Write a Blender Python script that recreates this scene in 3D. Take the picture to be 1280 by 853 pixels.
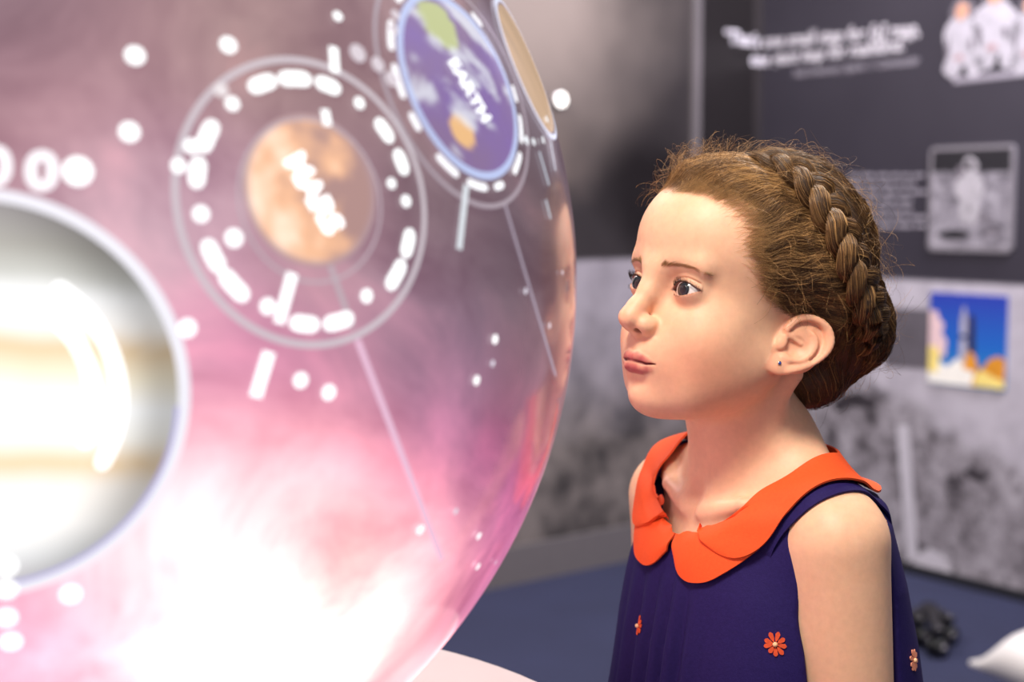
import bpy, bmesh, math, random
import numpy as np
from mathutils import Vector, Matrix

# ------------------------------------------------------------------ camera, world, lights, exposure
for o in list(bpy.data.objects):
    bpy.data.objects.remove(o)
SC = bpy.context.scene
COL = SC.collection
RNG = np.random.default_rng(7)
random.seed(7)

FPX = 1850.0                      # focal length in pixels of the 1280 x 853 frame
PITCH = math.atan(164.5 / FPX)    # camera looks slightly down
CAMZ = 1.12
CAM = np.array([0, 0, CAMZ])
CX = np.array([1.0, 0, 0])
CF = np.array([0, math.cos(PITCH), -math.sin(PITCH)])
CU = np.array([0, math.sin(PITCH), math.cos(PITCH)])

cd = bpy.data.cameras.new('camera')
cam = bpy.data.objects.new('camera', cd)
COL.objects.link(cam)
cam.location = (0, 0, CAMZ)
cam.rotation_euler = (math.pi / 2 - PITCH, 0, 0)
cd.sensor_width = 36
cd.lens = FPX * 36 / 1280
cd.clip_start = 0.02
cd.dof.use_dof = True
cd.dof.focus_distance = 1.17
cd.dof.aperture_fstop = 4.2
SC.camera = cam

SC.view_settings.view_transform = 'Standard'
SC.view_settings.look = 'None'
SC.view_settings.gamma = 1
SC.view_settings.use_curve_mapping = False
SC.view_settings.exposure = 0.0

W = bpy.data.worlds.new('room_air')
SC.world = W
W.use_nodes = True
W.node_tree.nodes['Background'].inputs[0].default_value = (0.95, 0.93, 1.0, 1)
W.node_tree.nodes['Background'].inputs[1].default_value = 0.36


def lamp(name, loc, target, power, size, color=(1, 1, 1), size_y=None, spread=180):
    d = bpy.data.lights.new(name, 'AREA')
    d.energy = power
    d.size = size
    if size_y:
        d.shape = 'RECTANGLE'
        d.size_y = size_y
    d.color = color
    d.spread = math.radians(spread)
    o = bpy.data.objects.new(name, d)
    COL.objects.link(o)
    o.location = loc
    o.rotation_euler = (Vector(target) - Vector(loc)).to_track_quat('-Z', 'Y').to_euler()
    return o


lamp('ceiling_light_key', (-0.25, 0.30, 2.45), (0.15, 1.2, 1.0), 44, 0.45, (1, 0.90, 0.76))
lamp('ceiling_light_back', (0.75, 2.0, 2.45), (0.25, 1.25, 0.9), 26, 0.35, (1, 0.92, 0.82))
lamp('ceiling_light_wall', (1.55, 3.35, 2.62), (1.15, 4.6, 1.75), 85, 0.5, (0.95, 0.93, 1))
lamp('ceiling_light_room', (-0.9, 3.0, 2.5), (-0.2, 4.2, 0.6), 62, 0.8, (1, 0.95, 0.92))

# ------------------------------------------------------------------ helpers
def srgb(r, g, b):
    f = lambda c: c / 12.92 if c <= 0.04045 else ((c + 0.055) / 1.055) ** 2.4
    return tuple(f(c / 255.0) for c in (r, g, b))


def srgba(r, g, b):
    return srgb(r, g, b) + (1.0,)


def ray(u, v):
    d = CF + CX * (u - 640) / FPX + CU * (426.5 - v) / FPX
    return d / np.linalg.norm(d)


def tag(o, label=None, cat=None, group=None, kind=None):
    if label: o['label'] = label
    if cat: o['category'] = cat
    if group: o['group'] = group
    if kind: o['kind'] = kind
    return o


def empty(name, loc, label=None, cat=None, group=None):
    o = bpy.data.objects.new(name, None)
    COL.objects.link(o)
    o.location = loc
    o.empty_display_size = 0.05
    return tag(o, label, cat, group)


def mesh_obj(name, verts, faces, mat, parent=None, smooth=True, colors=None):
    """verts in world space; the object is parented without moving"""
    me = bpy.data.meshes.new(name)
    verts = np.asarray(verts, dtype=np.float64)
    if isinstance(faces, np.ndarray):
        n, k = faces.shape
        me.vertices.add(len(verts))
        me.vertices.foreach_set('co', verts.astype(np.float32).ravel())
        me.loops.add(n * k)
        me.loops.foreach_set('vertex_index', faces.astype(np.int32).ravel())
        me.polygons.add(n)
        me.polygons.foreach_set('loop_start', np.arange(0, n * k, k, dtype=np.int32))
        me.polygons.foreach_set('loop_total', np.full(n, k, dtype=np.int32))
        me.update(calc_edges=True)
        me.validate()
    else:
        me.from_pydata([tuple(v) for v in verts], [], [tuple(f) for f in faces])
        me.update()
    if smooth:
        me.polygons.foreach_set('use_smooth', np.ones(len(me.polygons), dtype=bool))
    if colors is not None:
        a = me.color_attributes.new('Col', 'FLOAT_COLOR', 'POINT')
        c = np.ones((len(me.vertices), 4), dtype=np.float32)
        c[:, :3] = colors
        a.data.foreach_set('color', c.ravel())
    o = bpy.data.objects.new(name, me)
    COL.objects.link(o)
    if mat: me.materials.append(mat)
    if parent is not None:
        o.parent = parent
        o.matrix_parent_inverse = Matrix.Translation(parent.location).inverted() if parent.parent is None \
            else (Matrix.Identity(4))
    return o


def box_geo(c, ex, ey, ez):
    """box around c with half-extent vectors ex, ey, ez"""
    c = np.array(c, float)
    V = [c + sx * np.array(ex) + sy * np.array(ey) + sz * np.array(ez)
         for sx in (-1, 1) for sy in (-1, 1) for sz in (-1, 1)]
    F = [(0, 1, 3, 2), (4, 6, 7, 5), (0, 4, 5, 1), (2, 3, 7, 6), (0, 2, 6, 4), (1, 5, 7, 3)]
    return V, F


class NT:
    """tiny node-tree builder"""
    def __init__(self, name):
        self.m = bpy.data.materials.new(name)
        self.m.use_nodes = True
        self.t = self.m.node_tree
        self.b = self.t.nodes['Principled BSDF']

    def n(self, typ, **kw):
        nd = self.t.nodes.new(typ)
        for k, v in kw.items():
            setattr(nd, k, v)
        return nd

    def link(self, a, b):
        self.t.links.new(a, b)

    def set(self, **kw):
        for k, v in kw.items():
            self.b.inputs[k.replace('_', ' ')].default_value = v
        return self

    def coord(self, kind='Object'):
        return self.n('ShaderNodeTexCoord').outputs[kind]

    def attr(self, name='Col'):
        return self.n('ShaderNodeAttribute', attribute_name=name).outputs['Color']

    def noise(self, vec, scale, detail=4, rough=0.55, dist=0.0):
        nd = self.n('ShaderNodeTexNoise')
        nd.inputs['Scale'].default_value = scale
        nd.inputs['Detail'].default_value = detail
        nd.inputs['Roughness'].default_value = rough
        nd.inputs['Distortion'].default_value = dist
        if vec is not None: self.link(vec, nd.inputs['Vector'])
        return nd.outputs['Fac']

    def ramp(self, fac, stops):
        nd = self.n('ShaderNodeValToRGB')
        e = nd.color_ramp.elements
        while len(e) < len(stops): e.new(0.5)
        for el, (p, c) in zip(e, stops):
            el.position = p
            el.color = tuple(c) + (1,) if len(c) == 3 else c
        self.link(fac, nd.inputs['Fac'])
        return nd.outputs['Color']

    def mix(self, a, b, fac=0.5, mode='MIX'):
        nd = self.n('ShaderNodeMix', data_type='RGBA', blend_type=mode)
        for s, v in ((nd.inputs[6], a), (nd.inputs[7], b), (nd.inputs[0], fac)):
            if hasattr(v, 'is_linked'): self.link(v, s)
            elif isinstance(v, (int, float)): s.default_value = v
            else: s.default_value = tuple(v) + (1,) if len(v) == 3 else v
        return nd.outputs[2]

    def math(self, op, a, b=None, clamp=False):
        nd = self.n('ShaderNodeMath', operation=op, use_clamp=clamp)
        for s, v in zip(nd.inputs, (a, b)):
            if v is None: continue
            if hasattr(v, 'is_linked'): self.link(v, s)
            else: s.default_value = v
        return nd.outputs[0]

    def bump(self, h, strength=0.3, dist=0.01):
        nd = self.n('ShaderNodeBump')
        nd.inputs['Strength'].default_value = strength
        nd.inputs['Distance'].default_value = dist
        self.link(h, nd.inputs['Height'])
        self.link(nd.outputs[0], self.b.inputs['Normal'])

    def base(self, c):
        self.link(c, self.b.inputs['Base Color'])
        return self


def plain(name, rgb, rough=0.6, var=0.06, scale=60, **kw):
    t = NT(name)
    c = rgb
    lo = tuple(max(0, x * (1 - var)) for x in c)
    hi = tuple(min(1, x * (1 + var)) for x in c)
    t.base(t.ramp(t.noise(t.coord(), scale), [(0.3, lo), (0.7, hi)]))
    t.set(Roughness=rough, **kw)
    return t.m


def text_geo(s, size=1.0, shear=0.0, bold=0.0, align='LEFT', space=1.0):
    cu = bpy.data.curves.new('lettering', 'FONT')
    cu.body = s
    cu.size = size
    cu.shear = shear
    cu.offset = bold
    cu.align_x = align
    cu.space_character = space
    cu.resolution_u = 3
    o = bpy.data.objects.new('lettering', cu)
    COL.objects.link(o)
    dg = bpy.context.evaluated_depsgraph_get()
    ev = o.evaluated_get(dg)
    me = ev.to_mesh()
    V = np.array([v.co[:2] for v in me.vertices])
    F = [tuple(p.vertices) for p in me.polygons]
    ev.to_mesh_clear()
    bpy.data.objects.remove(o)
    bpy.data.curves.remove(cu)
    return V, F

# numpy value noise ------------------------------------------------------------
_H = RNG.random((32, 32, 32)).astype(np.float32)


def vnoise(P):
    P = np.asarray(P, dtype=np.float32)
    i = np.floor(P).astype(int)
    f = P - i
    f = f * f * (3 - 2 * f)
    r = 0
    for dx in (0, 1):
        for dy in (0, 1):
            for dz in (0, 1):
                w = (f[:, 0] if dx else 1 - f[:, 0]) * (f[:, 1] if dy else 1 - f[:, 1]) * (f[:, 2] if dz else 1 - f[:, 2])
                r = r + w * _H[(i[:, 0] + dx) % 32, (i[:, 1] + dy) % 32, (i[:, 2] + dz) % 32]
    return r


def fbm(P, octv=4):
    r = 0
    a = 0.5
    P = np.asarray(P, dtype=np.float32)
    for k in range(octv):
        r = r + a * vnoise(P * 2 ** k + 7.3 * k)
        a *= 0.5
    return r / (1 - 0.5 ** octv)


def sstep(a, b, x):
    t = np.clip((x - a) / (b - a), 0, 1)
    return t * t * (3 - 2 * t)


def sphere_grid(nu, nv):
    th = np.linspace(0, math.pi, nv + 1)[1:-1]
    ph = np.linspace(0, 2 * math.pi, nu, endpoint=False)
    T, P_ = np.meshgrid(th, ph, indexing='ij')
    D = np.stack([np.sin(T) * np.cos(P_), np.sin(T) * np.sin(P_), np.cos(T)], -1).reshape(-1, 3)
    D = np.vstack([D, [[0, 0, 1], [0, 0, -1]]])
    F = []
    m = nv - 1
    for i in range(m - 1):
        for j in range(nu):
            F.append((i * nu + j, (i + 1) * nu + j, (i + 1) * nu + (j + 1) % nu, i * nu + (j + 1) % nu))
    for j in range(nu):
        F.append((m * nu, j, (j + 1) % nu)); F.append((m * nu + 1, (m - 1) * nu + (j + 1) % nu, (m - 1) * nu + j))
    return D, F



# ------------------------------------------------------------------ the room
CORNER = np.array([0.845, 5.06])
DR = np.array([0.57, -0.82]); DR /= np.linalg.norm(DR)      # along the right wall, away from the corner
DL = np.array([-0.923, -0.76]); DL /= np.linalg.norm(DL)    # along the left wall, away from the corner
NR = np.array([-DR[1], DR[0]]) * 1.0
if NR @ (np.array([0, 0]) - CORNER) < 0: NR = -NR
NL = np.array([-DL[1], DL[0]])
if NL @ (np.array([0, 0]) - CORNER) < 0: NL = -NL
ROOMH = 2.7


def wall_pt(side, s, z, off=0.0):
    d, n = (DR, NR) if side == 'R' else (DL, NL)
    p = CORNER + d * s + n * off
    return np.array([p[0], p[1], z])


def wall_hit(side, u, v):
    """(s, z) on a wall under a pixel"""
    d, n = (DR, NR) if side == 'R' else (DL, NL)
    r = ray(u, v)
    t = ((CORNER - CAM[:2]) @ n) / (r[:2] @ n)
    p = CAM + r * t
    return (p[:2] - CORNER) @ d, p[2]


def floor_hit(u, v, z=0.0):
    r = ray(u, v)
    return CAM + r * ((z - CAMZ) / r[2])


def decal(name, side, poly, off, mat, parent, thick=0.0006):
    """flat print on a wall: polygon of (s, z) points with a little thickness"""
    n = len(poly)
    V = [wall_pt(side, s, z, off + thick) for s, z in poly] + [wall_pt(side, s, z, off) for s, z in poly]
    F = [tuple(range(n)), tuple(range(2 * n - 1, n - 1, -1))]
    F += [(i, (i + 1) % n, n + (i + 1) % n, n + i) for i in range(n)]
    o = mesh_obj(name, V, F, mat, parent, smooth=False)
    bm = bmesh.new(); bm.from_mesh(o.data)
    bmesh.ops.recalc_face_normals(bm, faces=bm.faces)
    bmesh.ops.triangulate(bm, faces=[f for f in bm.faces if len(f.verts) > 4])
    bm.to_mesh(o.data); bm.free()
    return o


def rrect(s0, s1, z0, z1, r, k=5):
    P = []
    for cx, cz, a0 in ((s1 - r, z1 - r, 0), (s0 + r, z1 - r, 90), (s0 + r, z0 + r, 180), (s1 - r, z0 + r, 270)):
        for i in range(k + 1):
            a = math.radians(a0 + 90 * i / k)
            P.append((cx + r * math.cos(a), cz + r * math.sin(a)))
    return P


def blob(s, z, rs, rz, k=18, wob=0.12, seed=0):
    g = np.random.default_rng(seed)
    ph = g.random(3) * 6.28
    P = []
    for i in range(k):
        a = 2 * math.pi * i / k
        r = 1 + wob * (math.sin(2 * a + ph[0]) + 0.7 * math.sin(3 * a + ph[1]) + 0.5 * math.sin(5 * a + ph[2]))
        P.append((s + rs * r * math.cos(a), z + rz * r * math.sin(a)))
    return P


# ---- wall materials: dark printed mural above, moon surface photograph below
def wall_mat(name, side, zb):
    t = NT(name)
    co = t.n('ShaderNodeNewGeometry').outputs['Position']
    sp = t.n('ShaderNodeSeparateXYZ'); t.link(co, sp.inputs[0])
    z = sp.outputs['Z']
    # moon ground
    big = t.noise(co, 2.6, 6, 0.6, 0.1)
    fine = t.noise(co, 16, 6, 0.65)
    mid = t.noise(co, 6.5, 5, 0.6, 0.15)
    if side == 'R':
        rough = t.noise(co, 10, 8, 0.68, 0.1)
        speck = t.noise(co, 34, 4, 0.6)
        g = t.ramp(rough, [(0.34, srgb(62, 56, 62)), (0.44, srgb(128, 121, 128)), (0.66, srgb(176, 169, 178))])
        g2 = t.ramp(speck, [(0.34, (0.45, 0.45, 0.45)), (0.46, (0.95, 0.95, 0.95)), (0.75, (1.08, 1.08, 1.08))])
        ground = t.mix(g, g2, 1.0, 'MULTIPLY')
        # smooth pale plain above a sloping edge
        (sa, za), (sb, zb_) = wall_hit('R', 1085, 478), wall_hit('R', 1280, 596)
        dp = t.n('ShaderNodeVectorMath', operation='DOT_PRODUCT')
        t.link(co, dp.inputs[0]); dp.inputs[1].default_value = (DR[0], DR[1], 0)
        k = (zb_ - za) / (sb - sa)
        off = za - k * (sa + CORNER @ DR)
        e0 = t.math('SUBTRACT', z, t.math('ADD', t.math('MULTIPLY', dp.outputs['Value'], k), off))
        zz = t.math('ADD', e0, t.math('MULTIPLY', t.math('SUBTRACT', mid, 0.5), 0.22))
        f = t.n('ShaderNodeMapRange'); f.inputs[1].default_value = -0.015; f.inputs[2].default_value = 0.035
        t.link(zz, f.inputs[0])
        pale = t.ramp(t.noise(co, 12, 4, 0.6), [(0.3, srgb(164, 157, 168)), (0.6, srgb(190, 183, 194))])
        ground = t.mix(ground, pale, f.outputs[0])
        upper = t.ramp(t.noise(co, 1.6, 3), [(0.2, srgb(46, 42, 52)), (0.8, srgb(60, 56, 66))])
    else:
        g = t.ramp(mid, [(0.30, srgb(116, 110, 117)), (0.62, srgb(148, 141, 149))])
        low = t.ramp(mid, [(0.36, srgb(60, 56, 56)), (0.60, srgb(122, 113, 110))])
        zz = t.math('ADD', z, t.math('MULTIPLY', t.math('SUBTRACT', big, 0.5), 0.35))
        f = t.n('ShaderNodeMapRange'); f.inputs[1].default_value = 0.40; f.inputs[2].default_value = 0.66
        t.link(zz, f.inputs[0])
        ground = t.mix(low, g, f.outputs[0])
        upper = t.ramp(t.noise(co, 1.6, 3), [(0.2, srgb(40, 36, 38)), (0.8, srgb(56, 51, 53))])
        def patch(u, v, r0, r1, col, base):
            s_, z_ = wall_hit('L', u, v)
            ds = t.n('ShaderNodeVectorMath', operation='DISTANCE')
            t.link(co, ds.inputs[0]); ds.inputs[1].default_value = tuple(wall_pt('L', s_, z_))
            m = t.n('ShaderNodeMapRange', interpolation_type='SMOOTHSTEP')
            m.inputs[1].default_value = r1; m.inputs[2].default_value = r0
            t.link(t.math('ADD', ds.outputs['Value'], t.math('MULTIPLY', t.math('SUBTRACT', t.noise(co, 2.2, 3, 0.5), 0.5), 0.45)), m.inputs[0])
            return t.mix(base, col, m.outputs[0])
        upper = patch(665, -10, 0.06, 0.66, srgb(142, 128, 122), upper)      # pale reflected glow, painted into the wall colour
        upper = patch(672, 200, 0.05, 0.24, srgb(104, 92, 88), upper)  # browner column of the painted glow, next to the globe
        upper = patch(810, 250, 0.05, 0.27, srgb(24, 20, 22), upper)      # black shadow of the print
    e = t.n('ShaderNodeMapRange'); e.inputs[1].default_value = zb - 0.006; e.inputs[2].default_value = zb + 0.006
    t.link(z, e.inputs[0])
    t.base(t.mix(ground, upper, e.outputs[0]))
    t.set(Roughness=0.42 if side == 'R' else 0.28)
    t.b.inputs['Specular IOR Level'].default_value = 0.4
    return t.m


def wall(name, side, length, mat):
    d, n = (DR, NR) if side == 'R' else (DL, NL)
    c = CORNER + d * (length / 2 - 0.05) - n * 0.05
    V, F = box_geo((c[0], c[1], ROOMH / 2), tuple(d * (length / 2 + 0.05)) + (0,), tuple(n * 0.05) + (0,), (0, 0, ROOMH / 2))
    return tag(mesh_obj(name, V, F, mat, smooth=False), kind='structure')


wall_r = wall('wall_right', 'R', 5.2, wall_mat('mural_right', 'R', 0.905))
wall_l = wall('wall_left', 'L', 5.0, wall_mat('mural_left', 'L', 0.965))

tf = NT('navy_carpet')
co = tf.coord()
tf.base(tf.mix(tf.ramp(tf.noise(co, 260, 3, 0.7), [(0.3, srgb(25, 28, 52)), (0.7, srgb(46, 50, 84))]),
               tf.ramp(tf.noise(co, 3, 3), [(0.3, (0.85, 0.85, 0.88)), (0.7, (1.1, 1.1, 1.1))]), 1.0, 'MULTIPLY'))
tf.set(Roughness=0.95)
tf.bump(tf.noise(co, 400, 2), 0.5, 0.004)
V, F = box_geo((0.2, 2.2, -0.05), (5, 0, 0), (0, 4.6, 0), (0, 0, 0.05))
tag(mesh_obj('floor', V, F, tf.m, smooth=False), kind='structure')

# left baseboard; the right wall's black strip stands in for shade at its foot
bb_mat = plain('baseboard_grey', srgb(104, 98, 100), 0.5)
base_shade_mat = plain('base_shade_black', srgb(26, 26, 34), 0.6)
for side, nm, m_, h in (('L', 'baseboard_left', bb_mat, 0.115), ('R', 'base_shade_right', base_shade_mat, 0.03)):
    d, n = (DR, NR) if side == 'R' else (DL, NL)
    c = CORNER + d * 2.4 + n * 0.008
    V, F = box_geo((c[0], c[1], h / 2), tuple(d * 2.4) + (0,), tuple(n * 0.008) + (0,), (0, 0, h / 2))
    tag(mesh_obj(nm, V, F, m_, smooth=False), kind='structure')

# aluminium joint strip on the left wall
s868, _ = wall_hit('L', 869, 100)
steel = plain('brushed_aluminium', srgb(150, 142, 146), 0.35, Metallic=0.7)
d, n = DL, NL
c = CORNER + d * s868 + n * 0.006
V, F = box_geo((c[0], c[1], 1.35), tuple(d * 0.017) + (0,), tuple(n * 0.006) + (0,), (0, 0, 1.35))
tag(mesh_obj('trim_1', V, F, steel, smooth=False), kind='structure')

# ---- lettering printed on the right wall (real text laid on the wall plane)
ink_white = plain('white_wall_ink', srgb(225, 218, 228), 0.6)
ink_grey = plain('grey_wall_ink', srgb(150, 143, 155), 0.6)


def wall_text(name, body, p0, p1, hpx, mat, parent, label=None, shear=0.2, bold=0.018):
    """text whose baseline runs from pixel p0 to p1 on the walls; wraps round the corner if it has to"""
    sa, za = wall_hit('R', *p0)
    sb, zb = wall_hit('R', *p1)
    V, F = text_geo(body, 1.0, shear, bold)
    wdt = V[:, 0].max() - V[:, 0].min()
    k = (sb - sa) / wdt
    um, vm = wall_hit('R', (p0[0] + p1[0]) / 2, (p0[1] + p1[1]) / 2 - hpx)
    hgt = vm - (za + zb) / 2
    ky = hgt / 0.70
    W_ = []
    for x, y in V:
        s = sa + (x - V[:, 0].min()) * k
        zz = za + (zb - za) * (s - sa) / (sb - sa) + y * ky
        W_.append(wall_pt('R', s, zz, 0.0012) if s > 0.0015 else wall_pt('L', -s + 0.003, zz, 0.0012))
    return tag(mesh_obj(name, W_, F, mat, parent, smooth=False), label)


q = empty('wall_quote', tuple(wall_pt('R', 0.4, 1.6, 0.001)),
          'white three-line quotation lettered on the dark wall beside the corner', 'lettering')
wall_text('quote_line', '\u201cThat\u2019s one small step for [a] man,', (906, 64), (1150, 44), 18, ink_white, q)
wall_text('quote_line', 'one giant leap for mankind.\u201d', (938, 84), (1141, 62), 17, ink_white, q)
wall_text('credit_line', 'Neil Armstrong, Apollo 11 Commander', (992, 97), (1150, 80), 11, ink_grey, q)

# paragraph of small print, too soft to read in the photograph: rows of word-length strokes
para = empty('wall_paragraph', tuple(wall_pt('R', 0.55, 1.2, 0.001)),
             'block of small grey text on the dark wall behind the braided hair', 'lettering')
g = np.random.default_rng(3)
for i in range(7):
    y0 = 219 + i * 10.5
    x = 1062.0
    while x < 1148 - 8 * g.random():
        w_ = 8 + 14 * g.random()
        a = wall_hit('R', x, y0 + 3 - 0.006 * (x - 1062)); b = wall_hit('R', x + w_, y0 - 2)
        decal('text_stroke', 'R', [(a[0], a[1]), (b[0], a[1]), (b[0], b[1]), (a[0], b[1])], 0.0006, ink_grey, para)
        x += w_ + 3.5

# ---- photographs mounted on the right wall
def px_rect(u0, v0, u1, v1):
    um, vm = (u0 + u1) / 2, (v0 + v1) / 2
    s0 = wall_hit('R', u0, vm)[0]; s1 = wall_hit('R', u1, vm)[0]
    z1 = wall_hit('R', um, v0)[1]; z0 = wall_hit('R', um, v1)[1]
    return s0, s1, z0, z1


suit = plain('print_white_suit', srgb(178, 172, 182), 0.5, 0.15, 24)
skin_print = plain('print_face_tone', srgb(205, 150, 125), 0.5)
dark_print = plain('print_dark', srgb(30, 27, 34), 0.5)
grey_print = plain('print_mid_grey', srgb(110, 103, 112), 0.5)
pink_print = plain('print_pink_grey', srgb(170, 135, 140), 0.5)

# 1 crew in white suits (cut-out print without a frame)
crew = empty('crew_photo', tuple(wall_pt('R', *wall_hit('R', 1240, 50), 0.001)),
             'cut-out photo of three people in white space suits at top right', 'photo')
def wp(u, v): return wall_hit('R', u, v)
def pblob(name, u, v, ru, rv, off, mat, par, seed=0, wob=0.08):
    a = wp(u - ru, v); b = wp(u + ru, v); c_ = wp(u, v - rv); d_ = wp(u, v + rv)
    return decal(name, 'R', blob((a[0] + b[0]) / 2, (c_[1] + d_[1]) / 2, abs(b[0] - a[0]) / 2, abs(c_[1] - d_[1]) / 2, 20, wob, seed), off, mat, par)
for i, (u, v, s_) in enumerate(((1204, 52, 1.0), (1246, 36, 1.15), (1290, 46, 1.05))):
    pblob('suit_torso', u, v, 26 * s_, 32 * s_, 0.0006, suit, crew, i)
    pblob('suit_leg', u - 13 * s_, v + 32 * s_, 12 * s_, 13 * s_, 0.0008, suit, crew, i + 5)
    pblob('suit_leg', u + 15 * s_, v + 30 * s_, 12 * s_, 13 * s_, 0.0008, suit, crew, i + 9)
    pblob('helmet_ring', u, v - 36 * s_, 15 * s_, 20 * s_, 0.0004, grey_print, crew, i + 2)
    pblob('face', u - 1, v - 38 * s_, 7.5 * s_, 11 * s_, 0.0016, skin_print, crew, i + 3)
    pblob('glove', u - 5 * s_, v + 20 * s_, 6 * s_, 3.5 * s_, 0.0016, pink_print, crew, i + 4)
    pblob('suit_hose', u + 10 * s_, v + 4 * s_, 3 * s_, 7 * s_, 0.0016, grey_print, crew, i + 7, 0.2)
    pblob('suit_fold', u - 19 * s_, v + 8 * s_, 2 * s_, 14 * s_, 0.0016, grey_print, crew, i + 11, 0.2)
    pblob('leg_gap', u + 1 * s_, v + 36 * s_, 3 * s_, 8 * s_, 0.0016, dark_print, crew, i + 12, 0.2)
a = wp(1192, 105); b = wp(1300, 90)
decal('caption', 'R', [(a[0], a[1]), (b[0], a[1] + 0.006), (b[0], a[1] + 0.024), (a[0], a[1] + 0.018)], 0.0006, ink_grey, crew)

# 2 astronaut standing on the moon, pale rounded frame
s0, s1, z0, z1 = px_rect(1163, 182, 1269, 315)
ast = empty('moonwalk_photo', tuple(wall_pt('R', (s0 + s1) / 2, z0, 0.001)),
            'pale-framed photo of an astronaut standing on grey moon ground', 'photo')
frame_m = plain('photo_frame_grey', srgb(128, 122, 130), 0.5)
decal('frame', 'R', rrect(s0, s1, z0, z1, 0.02), 0.0, frame_m, ast, 0.008)
m_ = 0.012
tm = NT('print_moon_ground')
tm.base(tm.ramp(tm.noise(tm.n('ShaderNodeNewGeometry').outputs['Position'], 22, 5, 0.6, 0.5),
                [(0.34, srgb(84, 79, 88)), (0.5, srgb(142, 136, 146)), (0.66, srgb(166, 160, 170))]))
moonp = tm.m
zs = z0 + (z1 - z0) * 0.76
decal('print_sky', 'R', [(s0 + m_, zs), (s1 - m_, zs - 0.004), (s1 - m_, z1 - m_), (s0 + m_, z1 - m_)], 0.0078, dark_print, ast)
decal('print_ground', 'R', [(s0 + m_, z0 + m_), (s1 - m_, z0 + m_), (s1 - m_, zs - 0.004), (s0 + m_, zs)], 0.0078, moonp, ast)
sw = s1 - s0; zh = z1 - z0
def rb(name, fs, fz, rs, rz, off, mat, par, seed=0, wob=0.07):
    return decal(name, 'R', blob(s0 + sw * fs, z0 + zh * fz, sw * rs, zh * rz, 18, wob, seed), off, mat, par)
suit2 = plain('print_suit_grey', srgb(176, 170, 178), 0.5, 0.15, 40)
for nm, fs, fz, rs, rz, mt, off in (('helmet', .50, .82, .085, .07, suit2, .0086), ('visor', .485, .815, .05, .04, dark_print, .0096),
        ('backpack', .42, .70, .09, .14, grey_print, .0082), ('suit_torso', .50, .64, .125, .13, suit2, .0088), ('suit_arm', .38, .60, .05, .11, suit2, .0092),
        ('suit_arm', .61, .60, .05, .11, suit2, .0092), ('suit_leg', .45, .40, .065, .14, suit2, .009), ('suit_leg', .55, .40, .065, .14, suit2, .009),
        ('ground_shadow', .32, .16, .20, .045, dark_print, .0082), ('ground_shadow', .76, .20, .10, .03, grey_print, .0082),
        ('ground_shadow', .66, .32, .14, .025, grey_print, .0082)):
    rb(nm, fs, fz, rs, rz, off, mt, ast, len(nm))

# 3 rocket launch
s0, s1, z0, z1 = px_rect(1163, 368, 1259, 484)
rk = empty('rocket_launch_photo', tuple(wall_pt('R', (s0 + s1) / 2, z0, 0.001)),
           'bright blue photo of a rocket lifting off in orange fire', 'photo')
ts = NT('print_blue_sky')
sp_ = ts.n('ShaderNodeSeparateXYZ'); ts.link(ts.n('ShaderNodeNewGeometry').outputs['Position'], sp_.inputs[0])
mr = ts.n('ShaderNodeMapRange'); mr.inputs[1].default_value = z0; mr.inputs[2].default_value = z1; ts.link(sp_.outputs['Z'], mr.inputs[0])
ts.base(ts.ramp(mr.outputs[0], [(0.1, srgb(40, 130, 190)), (0.45, srgb(26, 98, 190)), (0.95, srgb(40, 62, 168))]))
ts.set(Roughness=0.4)
decal('photo_board', 'R', rrect(s0, s1, z0, z1, 0.004), 0.0, ts.m, rk, 0.006)
sw = s1 - s0; zh = z1 - z0
org = plain('print_orange_fire', srgb(226, 150, 40), 0.5, 0.25, 30)
yel = plain('print_yellow_fire', srgb(250, 222, 130), 0.5, 0.1, 30)
whi = plain('print_white_smoke', srgb(250, 244, 236), 0.5)
pnk = plain('print_pink_smoke', srgb(228, 196, 200), 0.5)
drk = plain('print_gantry_dark', srgb(40, 26, 40), 0.5)
def rrow(name, pts, off, mat):
    return decal(name, 'R', [(s0 + sw * a_, z0 + zh * b_) for a_, b_ in pts], off, mat, rk)
rrow('smoke', [(0, .30), (.22, .30), (.24, .48), (.17, .56), (.20, .66), (.13, .72), (.10, .80), (0, .80)], .0056, pnk)
rrow('fire', [(0, .12), (.12, .12), (.16, .34), (.08, .42), (0, .40)], .0062, yel)
rrow('launch_tower', [(.52, .28), (.62, .28), (.60, .72), (.585, .78), (.53, .78)], .0056, drk)
rrow('rocket', [(.41, .26), (.50, .26), (.50, .74), (.475, .84), (.46, .88), (.445, .84), (.42, .74)], .0062, suit)
rrow('rocket_band', [(.415, .52), (.50, .52), (.50, .56), (.415, .56)], .0072, dark_print)
rrow('smoke', [(.0, .01), (.62, .01), (.62, .20), (.50, .32), (.38, .30), (.26, .20), (.14, .24), (0, .18)], .0060, whi)
rrow('fire', [(.46, .20), (.68, .16), (.62, .34), (.54, .40), (.50, .32)], .0066, org)
rrow('fire', [(.58, .02), (1, .02), (1, .34), (.90, .36), (.80, .32), (.72, .22), (.62, .18)], .0066, org)
rrow('fire', [(.62, .02), (1, .02), (1, .10), (.86, .14), (.70, .20), (.62, .12)], .0072, yel)

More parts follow.
